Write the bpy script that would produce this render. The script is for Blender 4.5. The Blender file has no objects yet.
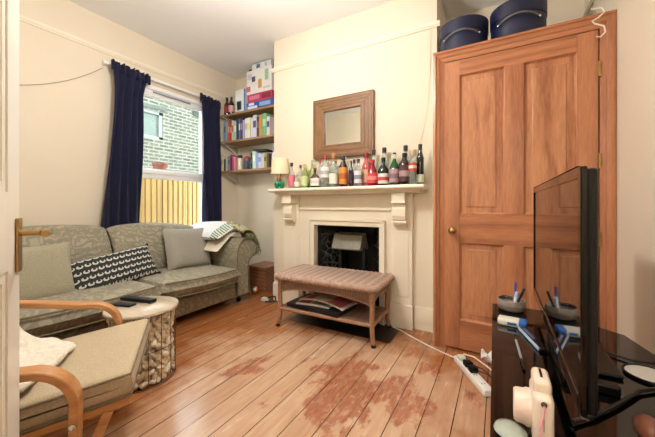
import bpy, bmesh, math, random
from mathutils import Vector, Matrix
R = random.Random(7)
C = bpy.context.scene.collection
SC = bpy.context.scene
PI = math.pi
OFF = {}

# ------------------------------------------------------------------ materials
def S(h):
    h = h.lstrip('#')
    o = []
    for i in (0, 2, 4):
        c = int(h[i:i+2], 16) / 255
        o.append(c / 12.92 if c <= .04045 else ((c + .055) / 1.055) ** 2.4)
    return tuple(o)
def col4(c): return (c[0], c[1], c[2], 1)
def mulc(c, k): return tuple(min(1, x * k) for x in c)
class NT:
    def __init__(s, name):
        s.m = bpy.data.materials.new(name); s.m.use_nodes = True
        s.t = s.m.node_tree; s.b = s.t.nodes['Principled BSDF']; s.out = s.t.nodes['Material Output']
        s.tc = s.n('ShaderNodeTexCoord').outputs['Object']
    def n(s, typ, ins=None, **kw):
        nd = s.t.nodes.new(typ)
        for k, v in kw.items(): setattr(nd, k, v)
        for k, v in (ins or {}).items(): s.set(nd.inputs[k], v)
        return nd
    def set(s, sock, v):
        if isinstance(v, bpy.types.NodeSocket): s.t.links.new(v, sock)
        else: sock.default_value = v
    def p(s, **kw):
        for k, v in kw.items(): s.set(s.b.inputs[k.replace('_', ' ')], v)
    def math(s, op, a, b=0.0, c=0.0):
        nd = s.n('ShaderNodeMath', operation=op); s.set(nd.inputs[0], a); s.set(nd.inputs[1], b); s.set(nd.inputs[2], c); return nd.outputs[0]
    def map(s, scale=(1, 1, 1), rot=(0, 0, 0), loc=(0, 0, 0), vec=None):
        nd = s.n('ShaderNodeMapping'); s.set(nd.inputs['Vector'], vec or s.tc)
        nd.inputs['Scale'].default_value = scale; nd.inputs['Rotation'].default_value = rot; nd.inputs['Location'].default_value = loc
        return nd.outputs[0]
    def noise(s, scale, vec=None, detail=3, rough=.5, dist=0):
        nd = s.n('ShaderNodeTexNoise'); s.set(nd.inputs['Vector'], vec or s.tc)
        nd.inputs['Scale'].default_value = scale; nd.inputs['Detail'].default_value = detail
        nd.inputs['Roughness'].default_value = rough; nd.inputs['Distortion'].default_value = dist
        return nd.outputs[0]
    def ramp(s, fac, stops):
        nd = s.n('ShaderNodeValToRGB'); s.set(nd.inputs[0], fac); cr = nd.color_ramp
        while len(cr.elements) < len(stops): cr.elements.new(.5)
        for e, (p, c) in zip(cr.elements, stops):
            e.position = p; e.color = col4(c) if len(c) == 3 else c
        return nd.outputs[0]
    def mix(s, f, a, b, mode='MIX'):
        nd = s.n('ShaderNodeMix', data_type='RGBA', blend_type=mode)
        s.set(nd.inputs[0], f)
        s.set(nd.inputs[6], col4(a) if isinstance(a, tuple) else a); s.set(nd.inputs[7], col4(b) if isinstance(b, tuple) else b)
        return nd.outputs[2]
    def bump(s, h, strength=.3, dist=.01):
        nd = s.n('ShaderNodeBump'); s.set(nd.inputs['Height'], h)
        nd.inputs['Strength'].default_value = strength; nd.inputs['Distance'].default_value = dist
        s.t.links.new(nd.outputs[0], s.b.inputs['Normal'])
def mat(name, c, rough=.5, var=.08, scale=25, bump=0, metal=0, spec=.5, coat=0, sheen=0):
    t = NT(name)
    if isinstance(c, str): c = S(c)
    nz = t.noise(scale)
    t.p(Base_Color=t.ramp(nz, [(.3, mulc(c, 1 - var)), (.7, mulc(c, 1 + var))]), Roughness=rough, Metallic=metal)
    t.b.inputs['Specular IOR Level'].default_value = spec
    t.b.inputs['Coat Weight'].default_value = coat
    t.b.inputs['Sheen Weight'].default_value = sheen
    if bump: t.bump(nz, bump, .004)
    return t.m
def wood(name, c1, c2, axis=2, scale=6, rough=.4, stretch=.08, dist=3.0, knots=True):
    t = NT(name); c1 = S(c1); c2 = S(c2)
    sc = [1, 1, 1]; sc[axis] = stretch
    v = t.map(tuple(sc))
    w = t.n('ShaderNodeTexWave', wave_type='RINGS', rings_direction='XYZ'[axis])
    t.set(w.inputs['Vector'], t.map(tuple(sc), loc=(.21, .33, .17)))
    w.inputs['Scale'].default_value = scale; w.inputs['Distortion'].default_value = dist
    w.inputs['Detail'].default_value = 2; w.inputs['Detail Scale'].default_value = 1.3
    base = t.ramp(w.outputs[1], [(.0, c1), (.65, tuple(.5 * (a + b) for a, b in zip(c1, c2))), (1, c2)])
    fine = t.noise(90, v, 3, .6)
    base = t.mix(.35, base, t.ramp(fine, [(.35, mulc(c2, .85)), (.65, mulc(c1, 1.05))]))
    if knots:
        vo = t.n('ShaderNodeTexVoronoi'); sk = [3, 3, 3]; sk[axis] = 1.6
        t.set(vo.inputs['Vector'], t.map(tuple(sk))); vo.inputs['Scale'].default_value = 1
        base = t.mix(t.ramp(vo.outputs['Distance'], [(.03, (.8, .8, .8)), (.09, (0, 0, 0))]), base, mulc(c2, .35))
    t.p(Base_Color=base, Roughness=rough)
    t.bump(fine, .12, .003)
    return t.m
def glassy(name, tint, opacity, body, rough=.08):
    """thin glass: tinted see-through mixed with a glossy coloured surface"""
    t = NT(name)
    t.p(Base_Color=col4(S(body)), Roughness=rough); t.b.inputs['Coat Weight'].default_value = .6
    tr = t.n('ShaderNodeBsdfTransparent'); tr.inputs[0].default_value = col4(S(tint))
    mx = t.n('ShaderNodeMixShader'); t.set(mx.inputs[0], opacity)
    t.t.links.new(tr.outputs[0], mx.inputs[1]); t.t.links.new(t.b.outputs[0], mx.inputs[2])
    t.t.links.new(mx.outputs[0], t.out.inputs[0])
    return t.m
def emit(name, c, st):
    t = NT(name); t.p(Base_Color=col4(S(c)), Emission_Color=col4(S(c)), Emission_Strength=st); return t.m

# ------------------------------------------------------------------ mesh builder
class MB:
    def __init__(s): s.bm = bmesh.new()
    def add(s, vs, fs, M=None):
        bv = [s.bm.verts.new(M @ Vector(v) if M else v) for v in vs]
        for f in fs:
            try: s.bm.faces.new([bv[i] for i in f])
            except ValueError: pass
        return s
    def box(s, x0, x1, y0, y1, z0, z1, M=None):
        v = [(x, y, z) for x in (x0, x1) for y in (y0, y1) for z in (z0, z1)]
        return s.add(v, [(0, 1, 3, 2), (4, 6, 7, 5), (0, 4, 5, 1), (2, 3, 7, 6), (0, 2, 6, 4), (1, 5, 7, 3)], M)
    def rbox(s, x0, x1, y0, y1, z0, z1, r=.01, seg=2, M=None):
        b = MB(); b.box(x0, x1, y0, y1, z0, z1)
        bmesh.ops.bevel(b.bm, geom=b.bm.edges[:], offset=r, segments=seg, profile=.5, affect='EDGES')
        return s.merge(b, M)
    def merge(s, b, M=None):
        b.bm.verts.index_update()
        vs = [v.co.copy() for v in b.bm.verts]; fs = [[v.index for v in f.verts] for f in b.bm.faces]
        b.bm.free(); return s.add(vs, fs, M)
    def prism(s, poly, axis, a, b, M=None):
        n = len(poly); vs = []
        for d in (a, b):
            for p, q in poly:
                vs.append({'x': (d, p, q), 'y': (p, d, q), 'z': (p, q, d)}[axis])
        fs = [tuple(range(n)), tuple(range(2 * n - 1, n - 1, -1))] + [(i, (i + 1) % n, n + (i + 1) % n, n + i) for i in range(n)]
        return s.add(vs, fs, M)
    def lathe(s, prof, c=(0, 0, 0), n=16, M=None, sx=1, sy=1, cap=True):
        vs = []; fs = []; k = len(prof)
        for r, z in prof:
            for i in range(n):
                a = 2 * PI * i / n; vs.append((c[0] + r * sx * math.cos(a), c[1] + r * sy * math.sin(a), c[2] + z))
        for j in range(k - 1):
            for i in range(n):
                fs.append((j * n + i, j * n + (i + 1) % n, (j + 1) * n + (i + 1) % n, (j + 1) * n + i))
        if cap and prof[0][0] > 1e-5: fs.append(tuple(range(n - 1, -1, -1)))
        if cap and prof[-1][0] > 1e-5: fs.append(tuple(range((k - 1) * n, k * n)))
        s.add(vs, fs, M)
        return s
    def tube(s, pts, r, n=8, M=None, sx=1.0):
        pts = [Vector(p) for p in pts]; rs = r if isinstance(r, (list, tuple)) else [r] * len(pts)
        vs = []; fs = []; up = None
        for i, p in enumerate(pts):
            t = (pts[min(i + 1, len(pts) - 1)] - pts[max(i - 1, 0)]).normalized()
            if up is None: up = Vector((0, 0, 1)) if abs(t.z) < .9 else Vector((1, 0, 0))
            a = t.cross(up).normalized(); up = a.cross(t).normalized()
            for k in range(n):
                th = 2 * PI * k / n; vs.append(p + rs[i] * (math.cos(th) * a * sx + math.sin(th) * up))
        m = len(pts)
        for i in range(m - 1):
            for k in range(n): fs.append((i * n + k, i * n + (k + 1) % n, (i + 1) * n + (k + 1) % n, (i + 1) * n + k))
        fs += [tuple(range(n - 1, -1, -1)), tuple(range((m - 1) * n, m * n))]
        return s.add(vs, fs, M)
    def bar(s, pts, w, h, side, M=None):
        """rectangular strip swept along pts; side = the fixed sideways direction"""
        pts = [Vector(p) for p in pts]; side = Vector(side).normalized(); vs = []; fs = []
        for i, p in enumerate(pts):
            t = (pts[min(i + 1, len(pts) - 1)] - pts[max(i - 1, 0)]).normalized(); u = side.cross(t).normalized()
            for a, b in ((-1, -1), (1, -1), (1, 1), (-1, 1)): vs.append(p + side * a * w / 2 + u * b * h / 2)
        m = len(pts)
        for i in range(m - 1):
            for k in range(4): fs.append((i * 4 + k, i * 4 + (k + 1) % 4, i * 4 + 4 + (k + 1) % 4, i * 4 + 4 + k))
        fs += [(3, 2, 1, 0), tuple(range((m - 1) * 4, m * 4))]
        return s.add(vs, fs, M)
    def grid(s, fn, nu, nv, M=None, cu=False):
        vs = [fn(i / nu, j / nv) for j in range(nv + 1) for i in range(nu + (0 if cu else 1))]
        w = nu if cu else nu + 1
        fs = [(j * w + i, j * w + (i + 1) % w, (j + 1) * w + (i + 1) % w, (j + 1) * w + i) for j in range(nv) for i in range(nu)]
        return s.add(vs, fs, M)
    def ell(s, c, r, n=16, m=10, M=None):
        return s.lathe([(max(1e-6, math.sin(PI * j / m)), -math.cos(PI * j / m)) for j in range(m + 1)], (0, 0, 0), n,
                       (M or Matrix()) @ Matrix.Translation(c) @ Matrix.Diagonal((*r, 1)))
    def pillow(s, w, h, t, M=None, n=16, e=4, pinch=.06):
        for sg in (1, -1):
            def fn(u, v):
                a = 2 * u - 1; b = 2 * v - 1
                th = (max(0, 1 - abs(a) ** e) * max(0, 1 - abs(b) ** e)) ** .5
                k = 1 - pinch * (1 - a * a) * b * b; kk = 1 - pinch * (1 - b * b) * a * a
                return (a * w / 2 * kk, b * h / 2 * k, sg * t / 2 * th)
            s.grid(fn, n, n, M)
        return s
    def build(s, name, m=None, parent=None, smooth=False, bevel=0, sub=0, solid=0, local=False, weld=True):
        bm = s.bm
        if weld: bmesh.ops.remove_doubles(bm, verts=bm.verts[:], dist=1e-5)
        bmesh.ops.recalc_face_normals(bm, faces=bm.faces[:])
        off = Vector((0, 0, 0))
        if parent is not None and not local: off = OFF.get(parent.name, Vector((0, 0, 0)))
        if off.length: bmesh.ops.translate(bm, verts=bm.verts[:], vec=-off)
        me = bpy.data.meshes.new(name); bm.to_mesh(me); bm.free()
        if smooth:
            for p in me.polygons: p.use_smooth = True
        o = bpy.data.objects.new(name, me); C.objects.link(o)
        if m: me.materials.append(m)
        if parent is not None: o.parent = parent; OFF[o.name] = off
        if solid: md = o.modifiers.new('s', 'SOLIDIFY'); md.thickness = solid; md.offset = 0
        if bevel: md = o.modifiers.new('b', 'BEVEL'); md.width = bevel; md.segments = 2; md.limit_method = 'ANGLE'; md.angle_limit = .6
        if sub: md = o.modifiers.new('u', 'SUBSURF'); md.levels = sub; md.render_levels = sub
        if smooth and not sub:
            me.set_sharp_from_angle(angle=math.radians(50))
        return o
def thing(name, label, cat, loc=(0, 0, 0), rz=0, group=None, world=True):
    o = bpy.data.objects.new(name, None); C.objects.link(o); o.empty_display_size = .05
    o.location = loc; o.rotation_euler = (0, 0, rz); o['label'] = label; o['category'] = cat
    if group: o['group'] = group
    OFF[o.name] = Vector(loc) if world else Vector((0, 0, 0))
    return o
def tag(o, label, cat, group=None, kind=None):
    o['label'] = label; o['category'] = cat
    if group: o['group'] = group
    if kind: o['kind'] = kind
    return o
def struct(name, b, m, parent=None, **kw):
    o = b.build(name, m, parent, **kw)
    if parent is None: o['kind'] = 'structure'
    return o
def dup(root, loc=None):
    r = root.copy(); C.objects.link(r)
    if loc is not None: r.location = loc
    for ch in list(root.children):
        c = ch.copy(); C.objects.link(c); c.parent = r
        for g in ch.children:
            d = g.copy(); C.objects.link(d); d.parent = c
    return r

# ------------------------------------------------------------------ palette
M = {}
M['cream'] = mat('cream_paint', '#e1d5c0', .7, .015, 3)
M['cream_gloss'] = mat('cream_gloss_paint', '#ebe1cd', .35, .015, 6)
M['ceil'] = mat('ceiling_paint', '#f4f3f2', .8, .01, 3)
M['white_gloss'] = mat('white_gloss_paint', '#f1ecdf', .3, .01, 6)
M['upvc'] = mat('white_upvc', '#f2f3f4', .3, .01, 6)
M['pine_v'] = wood('pine_upright', '#bd8059', '#995f41', 2, 9, .35, .10)
M['pine_h'] = wood('pine_level', '#bb7c55', '#965b3c', 0, 9, .35, .10)
M['pine_p'] = wood('pine_panel', '#c2875f', '#985c3c', 2, 11, .5, .12, 5.5, False)
M['oak'] = wood('pale_oak_board', '#b08a5e', '#8b6540', 0, 9, .5, .1)
M['rustic'] = wood('rustic_brown_wood', '#8c6540', '#5f4126', 0, 12, .5, .15)
M['rustic_v'] = wood('rustic_brown_wood_upright', '#8c6540', '#5f4126', 2, 12, .5, .15)
M['chest'] = wood('reddish_chest_wood', '#9a6d50', '#7c5038', 0, 8, .5, .1)
M['bent'] = wood('bent_beech', '#c58d58', '#a9713f', 0, 5, .35, .05, 1, False)
M['black'] = mat('black_satin', '#080808', .38, .05, spec=.3)
M['black_gloss'] = mat('black_gloss_glass', '#030303', .04, .02, spec=.4)
M['iron'] = mat('black_cast_iron', '#12100f', .5, .3, 40, .4)
M['hood'] = mat('dull_grey_metal', '#8c8a7c', .5, .15, 30, .2, .2)
M['slate'] = mat('dark_slate', '#221d1b', .35, .2, 15, .1)
M['chrome'] = mat('chrome', '#d0d0d0', .15, .02, metal=1)
M['brass'] = mat('aged_brass', '#a98a58', .3, .1, metal=1)
M['navy'] = mat('navy_velvet', '#0d1030', .95, .1, 12, 0, sheen=.03)
M['white_plastic'] = mat('white_plastic', '#eeece6', .35, .02)
M['cord_white'] = mat('white_cord', '#ece3d0', .5, .02)
M['cord_black'] = mat('black_cord', '#0c0b0b', .5, .05)
M['copper'] = mat('copper', '#c07a52', .3, .1, metal=.8)
M['paper'] = mat('page_paper', '#ddd6c6', .8, .05, 80)
M['throw'] = mat('cream_fleece', '#dcd3c2', .95, .12, 60, .6)
M['white_cloth'] = mat('white_cotton', '#dfdfde', .9, .04, 20, .2)
M['seat_linen'] = None
M['fill_bulb'] = emit('fill_bulb_glow', '#ffe8c8', 6)  # glow inside the two added fill lights

def fabric(name, c1, c2, scale=140, bump=.3):
    t = NT(name); a = t.noise(scale, None, 2, .7); b = t.noise(9)
    base = t.mix(.75, t.ramp(b, [(.3, mulc(S(c1), .95)), (.7, mulc(S(c1), 1.05))]), t.ramp(a, [(.35, S(c2)), (.65, S(c1))]))
    t.p(Base_Color=base, Roughness=.9); t.b.inputs['Sheen Weight'].default_value = .1
    t.bump(a, bump, .003); return t.m
M['linen'] = fabric('beige_linen', '#bdab8d', '#a08e72', 220)
M['cush_beige'] = fabric('beige_cushion_cloth', '#a69e86', '#8b846c', 160)
M['cush_grey'] = fabric('grey_cushion_cloth', '#a29d92', '#878378', 160)
def damask(name, c1, c2):
    t = NT(name)
    v = t.map((1, 1, 1))
    d = t.n('ShaderNodeTexNoise'); t.set(d.inputs['Vector'], v); d.inputs['Scale'].default_value = 9
    add = t.n('ShaderNodeVectorMath', operation='MULTIPLY_ADD'); t.set(add.inputs[0], d.outputs[1]); add.inputs[1].default_value = (.16, .16, .16); t.set(add.inputs[2], v)
    vo = t.n('ShaderNodeTexVoronoi', feature='DISTANCE_TO_EDGE'); t.set(vo.inputs['Vector'], add.outputs[0]); vo.inputs['Scale'].default_value = 14
    w = t.n('ShaderNodeTexWave', wave_type='RINGS'); t.set(w.inputs['Vector'], add.outputs[0]); w.inputs['Scale'].default_value = 7; w.inputs['Distortion'].default_value = 6
    f = t.math('MULTIPLY', t.ramp(vo.outputs[0], [(.04, (0, 0, 0)), (.09, (1, 1, 1))]), t.ramp(w.outputs[1], [(.4, (0.15, .15, .15)), (.55, (1, 1, 1))]))
    weave = t.noise(260)
    base = t.mix(f, S(c1), S(c2))
    base = t.mix(.25, base, t.ramp(weave, [(.3, mulc(S(c1), .7)), (.7, mulc(S(c2), 1.1))]))
    t.p(Base_Color=base, Roughness=.8); t.b.inputs['Sheen Weight'].default_value = .15
    t.bump(weave, .15, .002); return t.m
M['damask'] = damask('olive_damask', '#7f7864', '#a29a84')
M['piping'] = mat('sofa_piping', '#6f6448', .8, .1)
def pattern_cushion():
    t = NT('black_white_motif_cloth')
    sep = t.n('ShaderNodeSeparateXYZ'); t.set(sep.inputs[0], t.map((21, 21, 1)))
    row = t.math('FLOOR', sep.outputs[1]); off = t.math('MULTIPLY', t.math('MODULO', t.math('ABSOLUTE', row), 2), .5)
    fx = t.math('SUBTRACT', t.math('FRACT', t.math('ADD', sep.outputs[0], off)), .5); fy = t.math('SUBTRACT', t.math('FRACT', sep.outputs[1]), .5)
    d1 = t.math('SQRT', t.math('ADD', t.math('POWER', t.math('MULTIPLY', fx, 1.0), 2), t.math('POWER', t.math('MULTIPLY', t.math('SUBTRACT', fy, .08), 1.5), 2)))
    d2 = t.math('SQRT', t.math('ADD', t.math('POWER', t.math('SUBTRACT', fx, .06), 2), t.math('POWER', t.math('SUBTRACT', fy, .22), 2)))
    m1 = t.math('MULTIPLY', t.math('LESS_THAN', d1, .43), t.math('GREATER_THAN', d2, .2))
    nz = t.ramp(t.noise(120), [(.4, (.0, .0, .0)), (.55, (1, 1, 1))])
    t.p(Base_Color=t.mix(t.math('MULTIPLY', m1, .9), t.mix(t.math('MULTIPLY', nz, .12), S('#151517'), S('#6a6a66')), S('#cdccc2')), Roughness=.85)
    return t.m
M['motif'] = pattern_cushion()
def wicker(name, c1, c2, sx=1):
    t = NT(name)
    w = t.n('ShaderNodeTexWave', wave_type='BANDS', bands_direction='X'); t.set(w.inputs['Vector'], t.tc); w.inputs['Scale'].default_value = 22; w.inputs['Distortion'].default_value = .6
    w2 = t.n('ShaderNodeTexWave', wave_type='BANDS', bands_direction='Z'); t.set(w2.inputs['Vector'], t.map((1, 0, 1), (0, .6, 0))); w2.inputs['Scale'].default_value = 30; w2.inputs['Distortion'].default_value = .6
    f = t.math('MULTIPLY', w.outputs[1], w2.outputs[1])
    n = t.noise(60)
    t.p(Base_Color=t.mix(.3, t.ramp(f, [(.05, S(c2)), (.5, S(c1))]), t.ramp(n, [(.3, S(c2)), (.7, S(c1))])), Roughness=.55)
    t.bump(f, .5, .004); return t.m
M['wicker'] = wicker('wicker_weave', '#a58672', '#6d5142')
M['cane'] = mat('cane_pole', '#a37a5c', .45, .2, 50, .2)
def wicker_top():
    t = NT('wicker_top_weave')
    sep = t.n('ShaderNodeSeparateXYZ'); t.set(sep.inputs[0], t.tc)
    fx = t.math('FRACT', t.math('MULTIPLY', sep.outputs[0], 15.5))
    rib = t.math('MULTIPLY', t.math('GREATER_THAN', fx, .62), 1)
    w = t.n('ShaderNodeTexWave', wave_type='BANDS', bands_direction='Y'); t.set(w.inputs['Vector'], t.tc); w.inputs['Scale'].default_value = 26; w.inputs['Distortion'].default_value = 1
    base = t.mix(rib, t.ramp(w.outputs[1], [(.1, S('#8a7064')), (.7, S('#b39a8c'))]), t.ramp(w.outputs[1], [(.1, S('#a58876')), (.6, S('#c9b09e'))]))
    t.p(Base_Color=base, Roughness=.5); t.bump(t.math('ADD', w.outputs[1], rib), .4, .003); return t.m
M['wicker_top'] = wicker_top()
def floor_mat():
    t = NT('stripped_pine_boards')
    sep = t.n('ShaderNodeSeparateXYZ'); t.set(sep.inputs[0], t.tc)
    bx = t.math('DIVIDE', t.math('ADD', sep.outputs[0], 20.046), .1315)
    fx = t.math('FRACT', bx); idx = t.math('FLOOR', bx)
    wn = t.n('ShaderNodeTexWhiteNoise', noise_dimensions='1D'); t.set(wn.inputs['W'], idx); tone = wn.outputs[0]
    # per-board shifted grain
    cmb = t.n('ShaderNodeCombineXYZ'); t.set(cmb.inputs[0], sep.outputs[0]); t.set(cmb.inputs[1], t.math('ADD', t.math('MULTIPLY', sep.outputs[1], .12), t.math('MULTIPLY', tone, 7))); t.set(cmb.inputs[2], tone)
    g = t.noise(30, cmb.outputs[0], 4, .6, .6); gf = t.noise(110, cmb.outputs[0], 3, .6)
    worn = t.ramp(g, [(.25, S('#c0977a')), (.5, S('#cfa98a')), (.75, S('#d9b99b'))])
    orange = t.ramp(g, [(.25, S('#8f562f')), (.5, S('#a5673a')), (.75, S('#b87c4b'))])
    # how worn: a blob round the middle of the room
    def blob(cx, cy, rx, ry):
        a = t.math('POWER', t.math('DIVIDE', t.math('SUBTRACT', sep.outputs[0], cx), rx), 2)
        b = t.math('POWER', t.math('DIVIDE', t.math('SUBTRACT', sep.outputs[1], cy), ry), 2)
        return t.math('SUBTRACT', 1.0, t.math('SQRT', t.math('ADD', a, b)))
    big = t.noise(2.2, None, 4, .6)
    wf = t.math('ADD', t.math('MULTIPLY', blob(-.85, 1.35, 1.05, 1.05), 1.0), t.math('MULTIPLY', t.math('SUBTRACT', big, .5), 1.4))
    base = t.mix(t.ramp(wf, [(.0, (0, 0, 0)), (.35, (1, 1, 1))]), orange, worn)
    base = t.mix(t.math('MULTIPLY', t.math('SUBTRACT', tone, .35), .45), base, S('#a06038'))
    # red-brown old stain left in patches
    st = t.noise(3.6, t.map((1.15, .62, 1), loc=(.4, .1, 0)), 7, .58, .15)
    sm = t.math('ADD', st, t.math('MULTIPLY', blob(-.68, 1.58, .85, .75), .22))
    red = t.ramp(sm, [(.62, (0, 0, 0)), (.65, (1, 1, 1))])
    spk = t.ramp(t.noise(34, t.map((1, .5, 1)), 5, .7), [(.38, (0.25, .25, .25)), (.50, (1, 1, 1))])
    base = t.mix(t.math('MULTIPLY', t.math('MULTIPLY', red, spk), .75), base, S('#9d5030'))
    # scratchy dark marks
    sc = t.ramp(t.noise(14, t.map((1, .35, 1)), 5, .75), [(.68, (0, 0, 0)), (.78, (1, 1, 1))])
    base = t.mix(t.math('MULTIPLY', sc, .6), base, S('#7a4426'))
    vo = t.n('ShaderNodeTexVoronoi'); t.set(vo.inputs['Vector'], t.map((5, 2.2, 1))); vo.inputs['Scale'].default_value = 1
    base = t.mix(t.ramp(vo.outputs['Distance'], [(.035, (.8, .8, .8)), (.06, (0, 0, 0))]), base, S('#4a2a18'))
    base = t.mix(.25, base, t.mix(1, base, t.ramp(gf, [(.3, (.72, .68, .62)), (.7, (1, 1, 1))]), 'MULTIPLY'))
    gap = t.math('LESS_THAN', t.math('MINIMUM', fx, t.math('SUBTRACT', 1, fx)), .016)
    base = t.mix(gap, base, S('#3a1f10'))
    t.p(Base_Color=base, Roughness=t.ramp(t.math('ADD', g, t.math('MULTIPLY', red, .2)), [(.3, (.14, .14, .14)), (.8, (.32, .32, .32))]))
    t.b.inputs['Specular IOR Level'].default_value = .55
    t.bump(t.math('SUBTRACT', t.math('MULTIPLY', gf, .15), gap), .25, .003)
    return t.m
M['floor'] = floor_mat()
def brick_mat():
    t = NT('pale_weathered_brick')
    sep = t.n('ShaderNodeSeparateXYZ'); t.set(sep.inputs[0], t.tc)
    cmb = t.n('ShaderNodeCombineXYZ'); t.set(cmb.inputs[0], sep.outputs[1]); t.set(cmb.inputs[1], sep.outputs[2])
    b = t.n('ShaderNodeTexBrick'); t.set(b.inputs['Vector'], cmb.outputs[0])
    b.inputs['Scale'].default_value = 1; b.inputs['Brick Width'].default_value = .225; b.inputs['Row Height'].default_value = .076; b.inputs['Mortar Size'].default_value = .014
    b.inputs['Color1'].default_value = col4(S('#605c4c')); b.inputs['Color2'].default_value = col4(S('#3f3c33')); b.inputs['Mortar'].default_value = col4(S('#827f72'))
    n = t.noise(2.5, None, 4, .6)
    t.p(Base_Color=t.mix(t.ramp(n, [(.45, (0, 0, 0)), (.7, (.4, .4, .4))]), b.outputs[0], S('#474a3e')), Roughness=.9)
    t.bump(b.outputs[1], -.4, .01); return t.m
M['brick'] = brick_mat()
M['slat'] = wood('yellow_larch', '#c79e58', '#9a7238', 2, 6, .6, .1)

# ------------------------------------------------------------------ setting
W, BY, CB, XR, CE, YN = -3.19, 3.0, 2.5, .57, 2.76, -.20
XL, XB = -2.09, -.43
struct('floor', MB().box(W - .1, XR + .1, -1.6, BY + .1, -.1, 0), M['floor'])
struct('ceiling', MB().box(W - .1, XR + .1, -1.6, BY + .1, CE, CE + .1), M['ceil'])
wy0, wy1, wz0, wz1 = 1.55, 2.53, .62, 2.28
b = MB(); b.box(W - .11, W, YN, wy0, 0, CE); b.box(W - .11, W, wy1, BY + .1, 0, CE); b.box(W - .11, W, wy0, wy1, 0, wz0); b.box(W - .11, W, wy0, wy1, wz1, CE)
struct('wall_left', b, M['cream'])
struct('wall_right', MB().box(XR, XR + .1, -1.6, BY + .1, 0, CE), M['cream'])
struct('wall_back', MB().box(W - .1, XR + .1, BY, BY + .1, 0, CE), M['cream'])
ox0, ox1, oz = -1.548, -.889, .825
b = MB(); b.box(XL, ox0, CB, BY, 0, CE); b.box(ox1, XB, CB, BY, 0, CE); b.box(ox0, ox1, CB, BY, oz, CE)
struct('wall_chimney_breast', b, M['cream'])
dx0, dx1, dz = -.36, .50, 2.05
b = MB(); b.box(W, dx0, YN - .1, YN, 0, CE); b.box(dx1, XR, YN - .1, YN, 0, CE); b.box(dx0, dx1, YN - .1, YN, dz, CE)
struct('wall_front', b, M['cream'])
b = MB(); b.box(-1.4, XR, -1.6, -1.5, 0, CE); b.box(-1.5, -1.4, -1.6, YN - .1, 0, CE)
struct('wall_hall', b, M['cream'])
b = MB()
for x0, x1, z0, z1 in ((dx0 - .07, dx0, 0, dz + .07), (dx1, XR - .001, 0, dz + .07), (dx0, dx1, dz, dz + .07)): b.box(x0, x1, YN, YN + .018, z0, z1)
struct('trim_6', b, M['white_gloss'], bevel=.004)

def rail(name, segs, z0, z1, th, m):
    b = MB()
    for x0, y0, x1, y1, nx, ny in segs:
        d = Vector((x1 - x0, y1 - y0, 0)); L = d.length; d.normalize()
        for za, zb, k in ((z0, z0 + (z1 - z0) * .35, .6), (z0 + (z1 - z0) * .35, z1 - .006, 1.0), (z1 - .006, z1, .7)):
            p = [(x0, y0), (x1, y1), (x1 + nx * th * k, y1 + ny * th * k), (x0 + nx * th * k, y0 + ny * th * k)]
            b.prism(p, 'z', za, zb)
    return struct(name, b, m)
rz0, rz1 = 2.43, 2.475
rail('trim_1', [(W, YN, W, BY, 1, 0)], rz0, rz1, .016, M['cream_gloss'])
rail('trim_2', [(XL - .025, CB, XB + .025, CB, 0, -1), (XL, CB, XL, BY, -1, 0), (XB, CB, XB, BY, 1, 0)], rz0, rz1, .016, M['cream_gloss'])
rail('trim_3', [(XB, BY, XR, BY, 0, -1), (W, BY, XL, BY, 0, -1)], rz0, rz1, .016, M['cream_gloss'])
rail('trim_4', [(XR, 2.3, XR, BY, -1, 0)], rz0, rz1, .016, M['cream_gloss'])
rail('baseboard_chimney', [(-.60, CB, XB, CB, 0, -1), (XL, CB, -1.93, CB, 0, -1)], 0, .19, .02, M['cream_gloss'])
rail('baseboard_left', [(W, YN, W, BY, 1, 0)], 0, .19, .02, M['cream_gloss'])
rail('baseboard_back', [(W, BY, XL, BY, 0, -1)], 0, .19, .02, M['cream_gloss'])
rail('baseboard_right', [(XR, -.18, XR, 2.25, -1, 0)], 0, .15, .015, M['white_gloss'])

# window
win = MB()
fx0, fx1 = W - .07, W + .012
for y0, y1, z0, z1 in ((wy0, wy0 + .06, wz0, wz1), (wy1 - .06, wy1, wz0, wz1), (wy0 + .07, wy1 - .07, wz1 - .045, wz1), (wy0 + .07, wy1 - .07, wz0, wz0 + .07)): win.box(fx0, fx1, y0, y1, z0, z1)
win = struct('window_1', win, M['upvc'], bevel=.006)
b = MB(); b.box(W - .055, W - .005, wy0 + .07, wy1 - .07, 1.295, 1.40); b.box(W - .005, W + .008, wy0 + .09, wy1 - .09, 1.345, 1.385)
b.box(W - .055, W - .005, wy0 + .07, wy1 - .07, wz1 - .11, wz1 - .045)
for a in (wy0 + .06, wy1 - .085): b.box(W - .055, W - .005, a, a + .025, wz0 + .07, wz1 - .11)
b.build('sash_bar', M['upvc'], win, bevel=.005)
MB().box(W + .003, W + .012, 1.84, 2.28, wz1 - .075, wz1 - .06).build('vent_slot', mat('grey_vent', '#8d9094', .5), win)
gl = glassy('window_glass', '#f4faf8', .05, '#dfe8ea', .02)
b = MB(); b.box(W - .034, W - .028, wy0 + .1, wy1 - .1, 1.40, wz1 - .11); b.box(W - .034, W - .028, wy0 + .1, wy1 - .1, wz0 + .07, 1.295)
b.build('pane', gl, win)
MB().box(W - .02, W + .06, wy0 - .03, wy1 + .03, wz0 - .03, wz0).build('sill', M['upvc'], win, bevel=.005)

# picture-rail height boxed curtain track
tr = tag(MB().rbox(W + .03, W + .055, 1.36, 2.68, 2.315, 2.345, .005).build('curtain_track', M['white_plastic']), 'white curtain track above the window carrying the navy curtains', 'curtain track')
for y in (1.37, 2.64): MB().box(W, W + .03, y, y + .03, 2.31, 2.35).build('bracket', M['white_plastic'], tr, local=True)

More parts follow.
